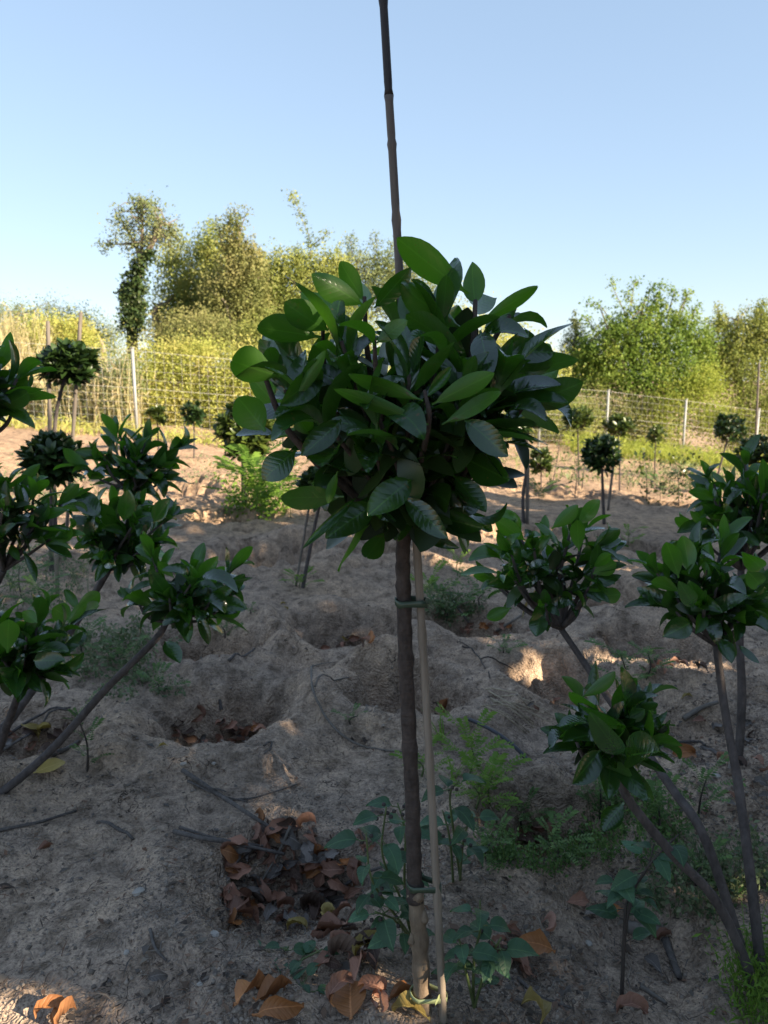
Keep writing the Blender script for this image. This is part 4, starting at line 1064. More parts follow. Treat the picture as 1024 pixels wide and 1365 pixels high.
def sapling(label, base_px, top, seed, Y=None, n=60, leaf=.07, mat='fol_mid', w_=.10):
    rng = np.random.default_rng(seed)
    g = G(*base_px) if Y is None else gp((P(base_px[0], base_px[1], Y).x, Y))
    t = thing('sapling', label, 'sapling', g)
    tp = P(top[0], top[1], g.y)
    s = spline([g + Vector((0, 0, -.03)), g.lerp(tp, .5) + Vector((.02, 0, 0)), tp], 5)
    MB().tube(s, [.009 - .0006 * i for i in range(len(s))], 5).build('stem', M['stick'], t)
    k = rng.integers(2, len(s), n)
    pts = np.array([tuple(s[i]) for i in k]) + rng.normal(size=(n, 3)) * w_
    v, q = leafcloud(pts - np.array(g), leaf, rng, .5, .28)
    tag(obj('foliage', npmesh('foliage', v, q, [M[mat]]), t), kind='stuff')
sapling('thin sapling leaning right behind the small yellowish shrub', (735, 650), (748, 570), 101, n=40)
sapling('spindly sapling left of the ball-headed laurel', (766, 662), (768, 610), 102, n=36)
sapling('spindly pale sapling at the sandy rise', (776, 648), (778, 590), 103, n=30)
sapling('weedy sapling with loose leaves right of the ball-headed laurel', (862, 672), (858, 600), 104, n=90)
sapling('feathery dark green sapling before the lime grass', (905, 672), (900, 612), 105, n=240, leaf=.06, w_=.14)
sapling('low dark sapling beside the feathery one', (930, 655), (928, 628), 106, n=90)
# ------------------------------------------------------------------ fallen leaves
def fallen(px, py, kind, L, var, az, label, tilt=.25, lift=.008, group=None, wx=1.0, rr=random.Random(4), name='fallen_leaf'):
    g = G(px, py)
    n = hn(g.x, g.y, .05)
    n = (n + Vector((rr.uniform(-tilt, tilt), rr.uniform(-tilt, tilt), 0))).normalized()
    d = Vector((math.cos(az), math.sin(az), 0)); d = (d - n * d.dot(n)).normalized()
    o = put_leaf(DEAD[kind][var], None, g - d * L * .5 + n * lift, d, n, L, wx, name)
    return tag(o, label, 'leaf', group)
rr = random.Random(21)
NICE = {'rust': 'reddish brown', 'darkleaf': 'dark brown shrivelled', 'greyleaf': 'grey papery', 'orange': 'orange brown', 'yellowleaf': 'yellowish'}
def pile(cpx, rpx, n, Ls, where, weights, lift=(.004, .03), tilt=.5, gname=None, lo=0):
    kinds = list(weights)
    for k in range(n):
        a = rr.random() * 6.283; q = math.sqrt(rr.random())
        px, py = cpx[0] + math.cos(a) * q * rpx[0], cpx[1] + math.sin(a) * q * rpx[1]
        kd = rr.choices(kinds, [weights[x] for x in kinds])[0]
        vr = rr.randrange(len(_dp) - 1); how = ('wavy', 'curled', 'folded', 'rolled', 'twisted', 'cupped')[vr]
        fallen(px, py, kd, rr.uniform(*Ls), vr, rr.random() * 6.28, f'{how} {NICE[kd]} leaf {where}', tilt, rr.uniform(*lift), f'{how} {NICE[kd]} leaves {where}', rr.uniform(.75, 1.2), rr)
W1 = {'rust': .48, 'darkleaf': .20, 'greyleaf': .22, 'orange': .10}
pile((388, 1170), (94, 70), 82, (.035, .09), 'in the big hollow left of the tied trunk', W1, (.002, .012), .32)
pile((455, 1265), (55, 40), 10, (.05, .09), 'on the lip between the big hollow and trunk', {'rust': .6, 'darkleaf': .34, 'yellowleaf': .06}, (.004, .014), .35)
pile((400, 1175), (125, 92), 20, (.04, .085), 'strewn over the rim of the big hollow', {'rust': .6, 'greyleaf': .2, 'orange': .2}, (.003, .01), .3)
pile((480, 1310), (70, 50), 12, (.04, .085), 'strewn round the foot of the tied trunk', {'rust': .6, 'darkleaf': .2, 'orange': .2}, (.003, .01), .3)
pile((690, 1275), (60, 50), 7, (.035, .075), 'strewn right of the cane foot', {'rust': .7, 'darkleaf': .3}, (.003, .01), .3)
pile((288, 972), (64, 18), 32, (.035, .075), 'in the round hollow above the crossed sticks', {'rust': .6, 'darkleaf': .25, 'greyleaf': .1, 'orange': .05}, (.003, .02))
pile((465, 857), (40, 9), 11, (.04, .07), 'in the hollow behind the curved pale twig', {'rust': .6, 'darkleaf': .2, 'orange': .1, 'yellowleaf': .1}, (.003, .02))
pile((650, 838), (50, 10), 11, (.04, .075), 'in the weedy hollow right of the cane', {'rust': .5, 'orange': .4, 'yellowleaf': .1}, (.003, .02))
pile((893, 888), (60, 12), 12, (.035, .07), 'in the hollow beyond the two upright stems', {'rust': .5, 'darkleaf': .4, 'greyleaf': .1}, (.003, .02))
pile((712, 1120), (40, 22), 8, (.04, .07), 'under the dark pipe in the weedy pit', {'rust': .5, 'darkleaf': .4, 'greyleaf': .1}, (.003, .02))
pile((48, 985), (48, 28), 11, (.04, .08), 'in the hollow under the slanting stem', {'darkleaf': .5, 'rust': .25, 'greyleaf': .25}, (.003, .02))
pile((975, 1040), (70, 90), 22, (.025, .06), 'scattered round the upright right stems', {'rust': .3, 'darkleaf': .35, 'greyleaf': .35}, (.002, .01), .4)
pile((740, 935), (45, 14), 6, (.03, .05), 'at the foot of the sunlit bank', {'rust': .5, 'orange': .3, 'greyleaf': .2}, (.002, .012))
for a in [(335, 1335, 'orange', .098, 0, 1.1, 'large orange brown leaf, left one of the fan of three by the trunk foot', 1.1), (365, 1325, 'orange', .090, 2, .75, 'large orange brown leaf, upper one of the fan of three by the trunk foot', 1.0),
          (372, 1352, 'orange', .095, 4, .12, 'large orange brown leaf, lowest one of the fan of three by the trunk foot', .8), (470, 1338, 'orange', .085, 6, 1.6, 'flat rounded orange leaf lying near the trunk foot', 1.9),
          (500, 1275, 'darkleaf', .09, 1, .5, 'dark crumpled reddish leaf beside the trunk'), (305, 1200, 'rust', .095, 2, 2.0, 'pale brown curled leaf on the left rim of the big hollow', 1.0), (325, 1228, 'rust', .08, 0, .4, 'flat brown leaf below the left rim of the big hollow'),
          (375, 1110, 'rust', .085, 1, .7, 'upright rusty leaf at the back wall of the big hollow'), (420, 1105, 'rust', .07, 3, .3, 'second rusty leaf at the back wall of the big hollow'), (400, 1246, 'yellowleaf', .06, 1, .2, 'yellow brown curled leaf on the front lip of the big hollow'), (452, 1225, 'yellowleaf', .055, 3, .9, 'yellow leaf beside the weed at the big hollow'),
          (430, 1205, 'greyleaf', .07, 4, 2.9, 'pale grey crumpled leaf in the middle of the big hollow'),
          (712, 1265, 'orange', .088, 0, 3.0, 'broad brown leaf, upper one of the cluster right of the cane', 1.3), (690, 1290, 'rust', .085, 4, 2.5, 'broad brown leaf, lower one of the cluster right of the cane', 1.3), (672, 1280, 'rust', .07, 6, 1.5, 'brown leaf, left one of the cluster right of the cane', 1.3), (683, 1243, 'rust', .05, 2, 2.8, 'small brown leaf above the cluster right of the cane'),
          (768, 1201, 'rust', .065, 0, .1, 'brown leaf with notched edge beside the small sapling, left of the pair', 1.2), (812, 1210, 'orange', .062, 2, 2.9, 'brown leaf beside the small sapling, right of the pair', 1.1), (785, 1216, 'greyleaf', .05, 4, .7, 'curled pale leaf between the brown pair'),
          (595, 941, 'orange', .075, 2, .6, 'single orange leaf just right of the cane in the hollow', 1.1), (915, 1010, 'orange', .095, 1, .3, 'big folded orange leaf lying left of the upright right stems', 1.3), (930, 962, 'rust', .06, 0, .1, 'brown leaf by the pale thick stick'),
          (916, 932, 'yellowleaf', .045, 0, .1, 'small yellow leaf on bare sand by the pale thick stick'), (60, 1132, 'rust', .045, 2, .7, 'lone small brown leaf on bare soil left'), (75, 1358, 'orange', .07, 1, .4, 'bright orange leaf, left of the sunlit pair'), (100, 1355, 'orange', .07, 3, 1.1, 'bright orange upturned leaf, right of the sunlit pair'),
          (40, 978, 'yellowleaf', .09, 0, -.3, 'yellow spotted leaf below the slanting stem'), (66, 973, 'yellowleaf', .06, 3, .5, 'pale cream curled leaf behind the slanting stem'), (700, 1355, 'yellowleaf', .09, 1, 1.8, 'dull olive curled leaf right of the cane foot'), (545, 1358, 'yellowleaf', .08, 0, 2.8, 'green yellow leaf at the trunk foot'),
          (845, 1358, 'rust', .08, 1, .2, 'brown leaf at the foot of the small sapling'), (65, 1025, 'yellowleaf', .10, 6, .9, 'pale green fallen leaf under the slanting stem'), (217, 1303, 'greyleaf', .045, 1, .2, 'dry grey leaf left of the orange fan'), (870, 1292, 'greyleaf', .06, 0, 2.0, 'small pale split leaf beside the thick short stick'), (895, 1250, 'rust', .05, 3, .2, 'small brown curled leaf near the bush root')]:
    fallen(*a[:7], wx=a[7] if len(a) > 7 else 1.0, rr=rr, lift=.010)
for px, py in ((445, 608), (248, 770), (690, 760), (64, 858), (345, 790), (362, 815), (385, 806), (590, 800)):
    pass
for px, py, lab in ((377, 806, 'tiny yellow leaf on the sand left of the leaning stake'), (380, 812, 'tiny yellow leaf on the sand below the leaning stake'), (217, 997, 'small yellow leaf left of the round hollow')):
    fallen(px, py, 'yellowleaf', .035, 0, .3, lab, rr=rr, lift=.005)

# ------------------------------------------------------------------ sticks, twigs, pipe, stones
def stick(label, pts, r, mat='stick', name='stick', lift=None, k=7, cat='stick', n=5, side=()):
    r *= 1.25
    if mat == 'stick' and any(k in label for k in ('pale', 'bleached')): mat = 'canedark'
    rr2 = random.Random(len(label))
    P3 = []
    for q in pts:
        g = G(q[0], q[1]); h = (q[2] if len(q) > 2 else 0)
        P3.append(Vector((g.x, g.y, g.z + r * .7 + h)))
    o = thing(name, label, cat, gp(P3[0]))
    s = spline(P3, n)
    for p in s:                                    # rest on the soil, never inside it
        p.z = max(p.z, hz(p.x, p.y) + r * .4)
    m = MB(); N = len(s)
    m.tube(s, [r * (1 - .35 * i / (N - 1)) * (1 + .18 * (rr2.random() - .5)) for i in range(N)], k, .12, rr2)
    for f, dx, dy, dz in side:
        a = s[int(f * (N - 1))]; m.tube([a, a + Vector((dx, dy, dz)) * .5 + Vector((0, 0, .004)), a + Vector((dx, dy, dz))], [r * .6, r * .45, r * .25], 5)
    m.build('wood', M[mat], o)
    return o
stick('straight grey stick running down into the big leaf-filled hollow', [(243, 1030, .004), (290, 1062, .005), (330, 1095, .02), (372, 1135, .05)], .0055, side=((.3, .05, -.03, .01),))
stick('thin forked twig beside the upper grey stick', [(250, 1042), (290, 1060), (330, 1070)], .003)
stick('long double grey stick crossing into the big hollow from the left', [(232, 1112, .004), (270, 1122, .006), (310, 1135, .02), (355, 1158, .05), (380, 1168, .06)], .005)
stick('thinner stick lying along the lower grey stick', [(240, 1106, .004), (285, 1122, .008), (330, 1140, .03), (352, 1150, .045)], .0035)
stick('short pale twig standing in the leaf litter of the big hollow', [(388, 1130, .06), (370, 1160, .04), (348, 1187, .02)], .0035)
stick('thin dark twig among the leaves right side of the big hollow', [(455, 1195, .02), (480, 1182, .03), (510, 1172, .03)], .004)
stick('long curved pale twig bending across bare soil to the trunk', [(417, 888), (416, 915), (430, 950), (455, 980), (490, 998), (536, 1003)], .0038, side=((.15, .09, .02, .01),))
stick('short pale twig crossing the curved twig', [(420, 916), (445, 908), (466, 904)], .003)
stick('pale thick stick lying by the upright right stems', [(911, 962, .004), (935, 948, .006), (957, 941, .008)], .0085)
stick('dark stick lying right of the folded orange leaf', [(935, 998), (960, 1008), (990, 1020)], .006)
stick('thin grey stick above the folded orange leaf', [(897, 992), (930, 990), (940, 995)], .005)
stick('short thick weathered stick below the bush stems', [(886, 1255), (895, 1280), (906, 1308)], .0085)
stick('fat bleached piece of wood beside the small sapling', [(836, 1243, .004), (856, 1247, .006), (880, 1248, .004)], .0125)
stick('pale short stick on bare soil under the sapling', [(853, 1317), (870, 1328), (888, 1340)], .005)
stick('long thin twig lying on bare soil at left', [(0, 1108), (50, 1098), (102, 1082)], .004)
stick('dark bent twig on bare soil at left', [(130, 1098), (160, 1108), (178, 1120)], .004)
stick('thin dark twig in front of the hollow lip', [(300, 1068), (340, 1064), (400, 1045)], .0025)
stick('small wiggly root lying on the sunlit soil', [(200, 1240), (207, 1265), (222, 1282)], .003)
stick('thin root curl right of the trunk', [(690, 1305), (720, 1330), (760, 1345)], .003)
stick('long fallen twig among the trailing weeds right of cane', [(590, 785, .01), (606, 810, .02), (628, 838, .01)], .006)
stick('pale dry stalk beside the weedy hollow', [(662, 845, .01), (690, 830, .02), (705, 822, .03)], .006)
stick('dark branching twig on sand right of the cane', [(616, 862), (632, 870), (645, 888), (653, 904)], .003, 'stem_dark', side=((.5, .08, .03, .02), (.2, -.05, .06, .01)))
stick('dark twig across the mound left of the lit bank', [(640, 880), (665, 883), (684, 892)], .0028, 'stem_dark')
stick('bundle twig crossing the left hollow, upper one', [(10, 985, .01), (50, 962, .015), (95, 948, .01)], .0045)
stick('bundle twig crossing the left hollow, lower one', [(0, 1008, .01), (45, 985, .02), (105, 958, .01)], .004)
stick('dark broken stick end right of the left hollow', [(70, 1008), (90, 1000), (105, 990)], .007)
stick('twig lying at the back rim of the round hollow', [(305, 882), (325, 876), (340, 866)], .005)
stick('short stub standing at the back of the round hollow', [(295, 948), (294, 940), (293, 934)], .006)
stick('small curled root by the round hollow', [(352, 995), (362, 990), (360, 1000), (352, 1006)], .003)
stick('dead twig lying between the trunk and the right leaves', [(505, 1165), (520, 1180), (535, 1172)], .004)
rr = random.Random(8)
for k in range(9):
    a = (640 + rr.uniform(0, 30), 925 + rr.uniform(-6, 18)); b = (a[0] + rr.uniform(50, 90), a[1] + rr.uniform(15, 45))
    stick('dry straw stalk in the bundle below the lit bank', [a, ((a[0] + b[0]) / 2, (a[1] + b[1]) / 2 - rr.uniform(0, 8), .01), b], .0022, 'straw', 'straw_stalk', cat='straw', n=3, k=5)['group'] = 'dry straw stalks below the lit bank'
# bowed dark pipe hanging across the weedy pit
a, b, c = G(630, 968), G(690, 1030), G(778, 1128)
pp = [a + Vector((-.03, .03, -.01)), a + Vector((0, 0, .02)), a.lerp(c, .45) + Vector((0, 0, .085)), c + Vector((0, 0, .03)), c + Vector((.03, -.03, -.015))]
pt = thing('irrigation_pipe', 'thin dark pipe sloping across the weedy pit right of the cane', 'pipe', gp(a))
MB().tube(spline(pp, 10), .0065, 10).build('tube', M['pipe'], pt)
def stone(label, px, py, r, seed):
    rr2 = random.Random(seed); g = G(px, py)
    import bmesh
    bm = bmesh.new(); bmesh.ops.create_icosphere(bm, subdivisions=2, radius=1)
    for v in bm.verts:
        f = 1 + .35 * (rr2.random() - .5)
        v.co = Vector((v.co.x * r * 1.25 * f, v.co.y * r * f, v.co.z * r * .55 * f))
    me = bpy.data.meshes.new('stone'); bm.to_mesh(me); bm.free(); me.materials.append(M['pebble'])
    o = obj('stone', me, None, g + Vector((0, 0, r * .25))); o.rotation_euler.z = rr2.random() * 6
    tag(o, label, 'stone')
stone('largest pale stone lying on bare soil left of the big hollow', 184, 1190, .011, 1)
stone('oval cream stone on the front slope of the big hollow', 286, 1247, .009, 2)
stone('small grey stone near the cracked soil', 267, 1312, .006, 3)
stone('pale pebble left of the round hollow', 245, 1019, .008, 4)
stone('pale pebble above the round hollow', 285, 1018, .006, 5)
stone('small white pebble on cracked soil', 169, 1270, .006, 6)
stone('grey square stone near the sapling foot', 785, 1258, .008, 7)
stone('blue grey flat stone beside the upright stems', 955, 1035, .011, 8)

# litter and crumbs too many to count
rng = np.random.default_rng(77)
def ground_pts(n, kind):
    pts = []
    while len(pts) < n:
        px, py = rng.uniform(-40, 1064, 4000), 640 + 760 * rng.random(4000) ** 1.3
        v = (py - CY) / FPX
        t = CAMH / (SP + v * CP)
        x, y = (px - CX) / FPX * t, (CP - v * SP) * t
        if kind == 'litter':
            dens = .10 + .9 * np.exp(-(((px - 980) / 130) ** 2 + ((py - 1050) / 130) ** 2)) + .5 * np.exp(-(((px - 680) / 90) ** 2 + ((py - 1300) / 110) ** 2)) + .45 * np.exp(-(((px - 700) / 110) ** 2 + ((py - 1150) / 60) ** 2)) + .45 * np.exp(-(((px - 280) / 60) ** 2 + ((py - 1310) / 50) ** 2))
            for cx, cy, rx, ry, dp in PITS[:16]:
                dens += .7 * np.exp(-(((x - cx) / rx) ** 2 + ((y - cy) / ry) ** 2) * 2)
            keep = rng.random(4000) < dens * (.3 + .9 * (vnoise(x * 5, y * 5, 31) + .5))
        else:
            keep = rng.random(4000) < .15 + 1.5 * np.maximum(0, vnoise(x * 4, y * 4, 32))
        pts += list(zip(x[keep], y[keep]))
    a = np.array(pts[:n])
    return np.column_stack([a, H(a[:, 0], a[:, 1])])
def flat_cloud(c, size, wr, tilt):
    n = len(c); a = rng.uniform(0, 6.28, n)
    d = np.stack([np.cos(a), np.sin(a), rng.normal(0, tilt, n)], 1)
    s = np.stack([-np.sin(a), np.cos(a), rng.normal(0, tilt, n)], 1)
    L = size[:, None]; w2 = wr[:, None]
    a0 = c - d * L * .5 + [0, 0, .003]
    k = np.array([0, 0, 1.0]) * L * rng.uniform(-.12, .22, (n, 1))
    v = np.stack([a0, a0 + d * L * .5 + s * L * w2 + k, a0 + d * L, a0 + d * L * .5 - s * L * w2 + k], 1)
    return v.reshape(-1, 3), np.arange(4 * n).reshape(n, 4)
p = ground_pts(12000, 'litter')
isw = rng.random(len(p)) < .55
size = np.where(isw, rng.uniform(.015, .055, len(p)), rng.uniform(.005, .02, len(p)) * (1 + rng.random(len(p)) ** 6))
v, q = flat_cloud(p, size, np.where(isw, .03, rng.uniform(.12, .34, len(p))), .25)
tag(obj('plant_litter', npmesh('plant_litter', v, q, [M['chip']])), 'scattered crumbs of dead leaf and bark over the soil', 'litter', kind='stuff')
p = ground_pts(34000, 'clod')
r = rng.uniform(.0010, .0030, len(p)) * (1 + 2.2 * rng.random(len(p)) ** 9)
o8 = np.array([(1, 0, 0), (-1, 0, 0), (0, 1, 0), (0, -1, 0), (0, 0, .8), (0, 0, -.8)])
tri = np.array([(0, 2, 4), (2, 1, 4), (1, 3, 4), (3, 0, 4), (2, 0, 5), (1, 2, 5), (3, 1, 5), (0, 3, 5)])
a = rng.uniform(0, 6.28, len(p)); ca, sa = np.cos(a), np.sin(a)
vv = o8[None] * (1 + .5 * (rng.random((len(p), 6, 3)) - .5)) * r[:, None, None]
vv = np.stack([vv[..., 0] * ca[:, None] - vv[..., 1] * sa[:, None], vv[..., 0] * sa[:, None] + vv[..., 1] * ca[:, None], vv[..., 2]], -1) + (p + [0, 0, .0005])[:, None, :]
tag(obj('soil_crumbs', npmesh('soil_crumbs', vv.reshape(-1, 3), (tri[None] + 6 * np.arange(len(p))[:, None, None]).reshape(-1, 3), [M['clod']])), 'loose small crumbs of dry earth over the ground', 'soil', kind='stuff')

# ------------------------------------------------------------------ weeds
import bmesh
def berry_mesh():
    bm = bmesh.new(); bmesh.ops.create_icosphere(bm, subdivisions=1, radius=.0045)
    me = bpy.data.meshes.new('berry'); bm.to_mesh(me); bm.free(); me.materials.append(M['stem_dark']); return me
BERRY = berry_mesh()
def nightshade(label, base, stems, L, seed, berries=6, nl=7, lmesh=None, stemmat='stem_green', name='broadleaf_weed'):
    """stems: pixel paths (px, py, Y) from the ground up; drooping ovate leaves and berries along them"""
    rr = random.Random(seed)
    g = gp(base)
    t = thing(name, label, 'weed', g)
    sm = MB()
    for st in stems:
        pts = [g + Vector((rr.uniform(-.01, .01), rr.uniform(-.01, .01), -.02))] + [P(*q) for q in st]
        s = spline(pts, 6); N = len(s)
        sm.tube(s, [.0032 - .0018 * i / N for i in range(N)], 6)
        for k in range(nl):
            i = int(N * (.3 + .68 * k / nl)); i = min(i, N - 1)
            a = k * 2.4 + rr.random()
            d = Vector((math.cos(a), math.sin(a), rr.uniform(-.35, .35)))
            b = s[i]
            c = b + d * .014
            sm.tube([b, c], .0011, 4, caps=False)
            put_leaf(rr.choice(lmesh or OVATE), t, c, d + Vector((0, 0, -.25)), Vector((0, 0, 1)) + Vector((rr.uniform(-.4, .4), rr.uniform(-.5, .2), 0)), L * rr.uniform(.6, 1.15), rr.uniform(.85, 1.1))
        for k in range(berries):
            b = s[rr.randint(N // 2, N - 1)] + Vector((rr.uniform(-.015, .015), rr.uniform(-.015, .015), rr.uniform(-.02, .005)))
            o = obj('berry', BERRY, t); o.location = b - g
    sm.build('stem', M[stemmat], t)
gb = G(560, 1262)
nightshade('broadleaf weed with dark berries climbing beside the trunk from the big hollow', (gb.x, gb.y), [[(535, 1200, 1.3), (510, 1140, 1.28), (515, 1075, 1.28)], [(520, 1210, 1.27), (495, 1170, 1.24), (488, 1110, 1.24)], [(530, 1230, 1.25), (500, 1215, 1.2)], [(540, 1190, 1.33), (540, 1110, 1.34), (530, 1070, 1.36)]], .060, 1, 7, 10)
gb = G(610, 1170)
nightshade('broadleaf weed growing behind the cane with drooping bluish leaves', (gb.x, gb.y), [[(605, 1110, 1.5), (600, 1060, 1.48), (612, 1040, 1.46)], [(618, 1120, 1.48), (630, 1085, 1.44)], [(600, 1120, 1.52), (590, 1080, 1.52)]], .066, 2, 3, 6)
gb = G(635, 1340)
nightshade('broadleaf weed with pale green top just right of the cane foot', (gb.x, gb.y), [[(632, 1280, 1.22), (640, 1240, 1.2), (640, 1200, 1.19)], [(650, 1285, 1.2), (668, 1250, 1.18)], [(620, 1290, 1.2), (612, 1250, 1.18)]], .058, 3, 2, 8)
gb = G(370, 1310)
nightshade('low creeping weed with blue green leaves above the orange leaf fan', (gb.x, gb.y), [[(345, 1285, 1.35), (330, 1270, 1.36)], [(395, 1285, 1.34), (430, 1265, 1.34)], [(370, 1280, 1.35), (385, 1262, 1.36)], [(400, 1310, 1.28), (415, 1330, 1.24)]], .042, 4, 0, 7)
gb = G(828, 1342)
nightshade('small dark-stemmed sapling with large drooping leaves below the bush stems', (gb.x, gb.y), [[(832, 1240, gb.y), (838, 1195, gb.y + .01), (862, 1160, gb.y + .02), (872, 1125, gb.y + .03)], [(834, 1240, gb.y), (842, 1190, gb.y), (812, 1165, gb.y + .02)], [(834, 1240, gb.y), (845, 1188, gb.y), (868, 1150, gb.y), (905, 1112, gb.y)]], .060, 5, 0, 8, None, 'stem_dark', 'sapling')

def frond_mesh(mat, n=11, seed=0, w_=.2, arch=.5):
    rr = random.Random(seed); v, q = [], []
    def add(a, b, s, c):
        o = len(v); v.extend([a, b, s, c]); q.append((o, o + 1, o + 2, o + 3))
    for i in range(10):
        t0, t1 = i / 10, (i + 1) / 10
        z0, z1 = arch * (t0 * .5 - t0 * t0 * .6), arch * (t1 * .5 - t1 * t1 * .6)
        add((-.006, t0, z0), (.006, t0, z0), (.005, t1, z1), (-.005, t1, z1))
    for i in range(n):
        t = .15 + .83 * i / (n - 1); z = arch * (t * .5 - t * t * .6)
        l = w_ * math.sin(math.pi * (.12 + .8 * (1 - abs(t - .45)))) * 1.0 + .03
        for s in (-1, 1):
            a = .35 + .2 * rr.random()
            dx, dy = s * math.cos(a) * l, math.sin(a) * l
            px, py = -dy * .22 * s, dx * .22 * s
            dz = -.25 * l + rr.uniform(-.02, .03)
            add((0, t, z), (dx * .5 + px, t + dy * .5 + py, z + dz * .3), (dx, t + dy, z + dz), (dx * .5 - px, t + dy * .5 - py, z + dz * .3))
    return npmesh('frond', v, q, [mat])
FR = {k: [frond_mesh(M[k], 11, i, .2, a) for i, a in enumerate((.3, .6, .9))] for k in ('weed2', 'weed3')}
def frond_plant(label, base_px, n, L, h, seed, mat='weed2', dirs=None, name='feathery_weed', Y=None, spread=.9):
    rr = random.Random(seed)
    g = G(*base_px) if Y is None else gp((P(base_px[0], base_px[1], Y).x, Y))
    t = thing(name, label, 'weed', g)
    tp = g + Vector((rr.uniform(-.02, .02), 0, h))
    s = spline([g + Vector((0, 0, -.02)), g.lerp(tp, .5) + Vector((rr.uniform(-.02, .02), 0, 0)), tp], 5)
    MB().tube(s, [.004 - .0025 * i / len(s) for i in range(len(s))], 5).build('stem', M['stem_green' if mat == 'weed3' else 'stem_dark'], t)
    for k in range(n):
        b = s[min(len(s) - 1, int(len(s) * (.25 + .75 * k / n)))]
        a = k * 2.4 + rr.random() * .6
        el = rr.uniform(.15, .8) + .3 * k / n
        d = Vector((math.cos(a) * spread, math.sin(a) * spread, el))
        put_leaf(rr.choice(FR[mat]), t, b, d, Vector((-d.x * .5, -d.y * .5, 1)), L * rr.uniform(.7, 1.1), 1, 'frond')
frond_plant('slim pinnate seedling growing between the slanting stem and round hollow', (116, 1028), 9, .085, .17, 1, 'weed2')
frond_plant('bright feathery green weed standing before the dark wide laurel bush', (340, 692), 30, .42, .40, 2, 'weed3')
frond_plant('second bright feathery weed beside the pale thin stake', (388, 692), 14, .32, .34, 3, 'weed3')
frond_plant('fern-like weed with bright fronds above the dark pipe', (660, 1085), 11, .12, .12, 4, 'weed3')
frond_plant('fern-like weed with long fronds behind the cane', (625, 1030), 10, .13, .09, 5, 'weed3')
frond_plant('low feathery weed at the edge of the weedy hollow', (592, 830), 10, .20, .08, 6, 'weed2')
frond_plant('pale feathery weed on the sandy mound right of cane', (612, 768), 7, .15, .10, 7, 'weed3')
frond_plant('small feathery seedling behind the lower right laurel head', (828, 925), 8, .14, .16, 8, 'weed2')
frond_plant('small pale weed on sand right of the slanting laurel head', (838, 728), 6, .18, .12, 9, 'weed3')
frond_plant('small weed at the foot of the leaning stake pair', (400, 782), 9, .13, .03, 10, 'weed3')
frond_plant('tiny tuft of weed on sand left of the hollow with rusty leaves', (334, 818), 6, .07, .02, 11, 'weed2')
frond_plant('trailing green weed right of the slanting stem', (210, 920), 7, .10, .03, 12, 'weed2')
frond_plant('feathery weed tuft low by the wavy stem', (718, 668), 12, .30, .12, 13, 'weed2')
frond_plant('small dark seedling above the round hollow rim', (300, 850), 7, .10, .06, 14, 'weed2')
frond_plant('small feathery seedling by the curved pale twig', (470, 965), 6, .06, .03, 15, 'weed2')
frond_plant('low spreading weed by the right end of the weedy hollow', (672, 870), 6, .10, .02, 16, 'weed2')
def patch(label, name, c, r, n, hgt, seed, mat='weed4', leaf=.012, stems=60, wr=.3, cat='weeds'):
    """ground weeds nobody could count: short stems full of tiny leaves"""
    rng2 = np.random.default_rng(seed); b = []; n = int(n * .33); stems = int(stems * .5); hgt *= 1.25
    for k in range(stems):
        a = rng2.uniform(0, 6.28); q = math.sqrt(rng2.random())
        g = G(c[0] + math.cos(a) * q * r[0], c[1] + math.sin(a) * q * r[1]); b.append(tuple(g))
    b = np.array(b); lean = rng2.normal(0, .45, (stems, 3)); lean[:, 2] = 1
    hh = hgt * (.4 + .8 * rng2.random(stems))
    k = rng2.integers(0, stems, n); t = rng2.random(n)
    pts = b[k] + lean[k] * (hh[k] * t)[:, None] + rng2.normal(0, leaf * .9, (n, 3))
    v, q = leafcloud(pts, leaf, rng2, .6, wr)
    tp = b + lean * hh[:, None]; wv = np.array([.0012, 0, 0])
    sv = np.stack([b - wv, b + wv, tp + wv * .5, tp - wv * .5], 1).reshape(-1, 3)
    v = np.concatenate([v, sv]); q = np.concatenate([q, np.arange(4 * stems).reshape(-1, 4) + len(q) * 4])
    tag(obj(name, npmesh(name, v, q, [M[mat]])), label, cat, kind='stuff')
patch('low green ground weeds behind the long slanting stem', 'ground_weeds', (150, 880), (85, 36), 5200, .09, 1, 'weed4', .018, 120)
patch('thin tall grassy weeds below the left laurels', 'ground_weeds', (50, 800), (75, 60), 4200, .22, 2, 'weed4', .016, 150)
patch('sprawling weeds along the slope right of the slanting stem', 'ground_weeds', (185, 925), (60, 10), 700, .04, 3, 'weed4', .018, 30)
patch('fine feathery weeds in the weedy pit under the dark pipe', 'ground_weeds', (730, 1145), (60, 22), 4200, .05, 4, 'weed2', .010, 150)
patch('fine feathery weeds under the lower right laurel head', 'ground_weeds', (850, 1110), (70, 50), 6500, .09, 5, 'weed2', .012, 190)
patch('fine weeds round the root of the three-stemmed bush', 'ground_weeds', (910, 1190), (80, 36), 4600, .06, 6, 'weed4', .013, 130)
patch('weeds in the hollow right of the cane', 'ground_weeds', (605, 815), (38, 20), 2400, .10, 7, 'weed4', .02, 70)
patch('creeping weeds on the pit edge below the pipe', 'ground_weeds', (670, 1135), (30, 30), 1800, .04, 8, 'weed2', .010, 80)
patch('green weeds at the upright stems on the right edge', 'ground_weeds', (990, 1170), (50, 30), 2200, .07, 9, 'weed4', .015, 80)
patch('sparse weeds on the sandy strip far left', 'ground_weeds', (60, 660), (90, 30), 2600, .16, 10, 'weed4', .03, 110)
patch('sparse weeds on the shaded sand far right', 'ground_weeds', (890, 640), (110, 22), 3000, .22, 11, 'weed4', .045, 120)
patch('scattered green weeds across the sand left of the bright feathery weed', 'ground_weeds', (250, 628), (70, 20), 1200, .10, 12, 'weed4', .035, 70)
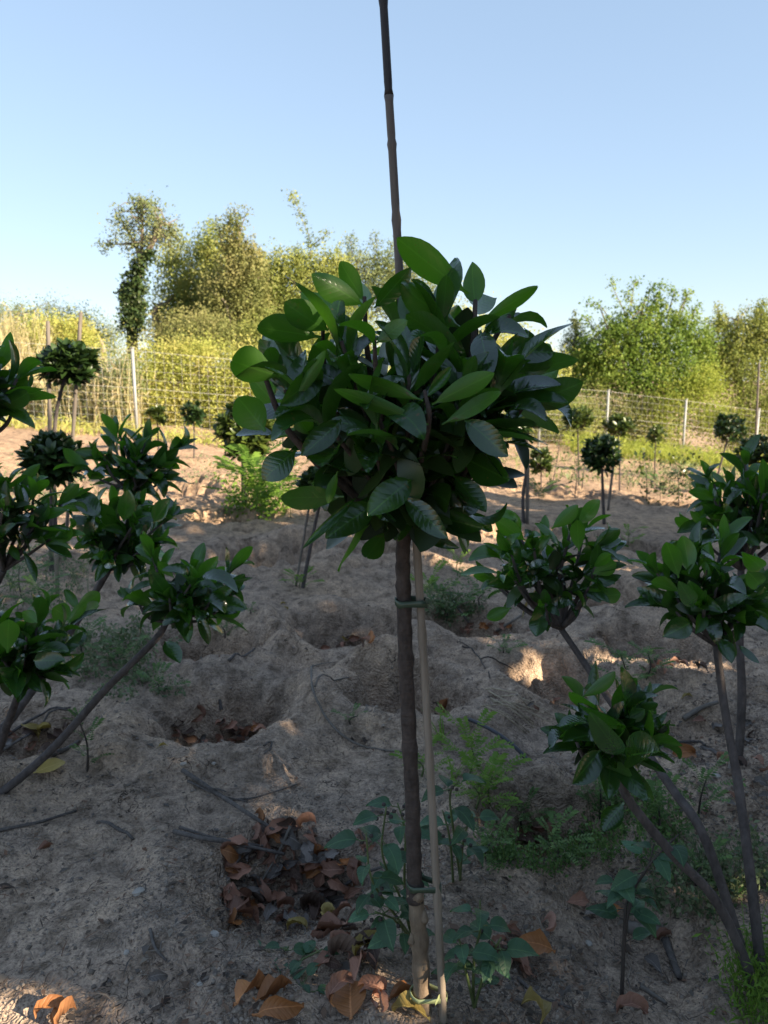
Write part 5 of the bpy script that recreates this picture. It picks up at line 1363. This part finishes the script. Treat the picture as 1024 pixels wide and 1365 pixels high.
patch('bright green feathery weed mass at the edge of the dark wide laurel bush', 'ground_weeds', (342, 682), (42, 9), 3600, .30, 14, 'weed3', .045, 80)
patch('grassy green tuft filling the corner by the bush root', 'ground_weeds', (1010, 1330), (30, 45), 3600, .10, 13, 'weed3', .018, 140, .12, 'grass')
for k, (px, py, n, L, h, mt, lab) in enumerate([(632, 1075, 10, .11, .06, 'weed3', 'feathery weed between the cane and the dark pipe'), (700, 1110, 9, .09, .07, 'weed2', 'small fern-like weed at the pipe crossing'), (655, 1150, 9, .09, .06, 'weed2', 'small fern-like weed on the pit lip right of the cane'),
        (745, 1150, 9, .09, .06, 'weed2', 'feathery weed at the bottom of the weedy pit'), (800, 1090, 10, .10, .09, 'weed2', 'feathery weed beneath the lower right laurel head'), (880, 1120, 10, .10, .10, 'weed2', 'feathery weed between the two lower slanting stems'), (930, 1090, 9, .10, .12, 'weed2', 'feathery weed spire before the upright right stems'),
        (110, 870, 10, .14, .08, 'weed2', 'feathery ground weed behind the long slanting stem'), (165, 890, 10, .13, .06, 'weed2', 'spreading feathery weed above the pinnate seedling'), (60, 830, 9, .16, .16, 'weed2', 'taller feathery weed below the left laurel head'), (30, 800, 9, .18, .18, 'weed2', 'grass-like feathery weed near the left edge'),
        (575, 800, 9, .17, .07, 'weed3', 'bright feathery weed just behind the cane'), (640, 805, 9, .18, .06, 'weed2', 'feathery weed on the far rim of the weedy hollow'), (860, 905, 8, .12, .10, 'weed2', 'small weed on the warm sand by the upright stems'), (930, 1180, 9, .08, .06, 'weed2', 'small weed close to the bush root'), (560, 1035, 8, .10, .06, 'weed3', 'small weed sprouting right behind the trunk'),
        (950, 660, 12, .34, .2, 'weed2', 'large dark weed on the sand before the curved-stem laurel'), (880, 668, 12, .34, .22, 'weed2', 'large weed standing before the faint ball-headed laurel')]):
    frond_plant(lab, (px, py), n, L, h, 40 + k, mt)
def blades(label, base_px, n, L, seed, mat, r=.01):
    rr = random.Random(seed); g = G(*base_px)
    t = thing('grass_tuft', label, 'grass', g)
    for k in range(n):
        a = rr.random() * 6.28; d = Vector((math.cos(a) * .45, math.sin(a) * .45, 1)).normalized()
        l = L * rr.uniform(.6, 1.1); wv = Vector((-d.y, d.x, 0)).normalized() * .0028
        b = g + Vector((rr.uniform(-r, r), rr.uniform(-r, r), -.01))
        ps = [b + d * l * f + Vector((d.x, d.y, 0)) * l * .5 * f * f - Vector((0, 0, l * .25 * f * f)) for f in (0, .35, .7, 1)]
        v = []
        for i, p_ in enumerate(ps):
            w2 = wv * (1, .9, .6, .08)[i]; v += [p_ - w2, p_ + w2]
        m = MB(); m.add([tuple(x) for x in v], [(0, 1, 3, 2), (2, 3, 5, 4), (4, 5, 7, 6)]); m.build('blade', M[mat], t, True)
blades('long green grass blades just right of the cane in the hollow', (588, 985), 9, .14, 3, 'weed3')
blades('low tuft of green blades by the fern-like weed', (603, 1035), 10, .09, 4, 'weed3')
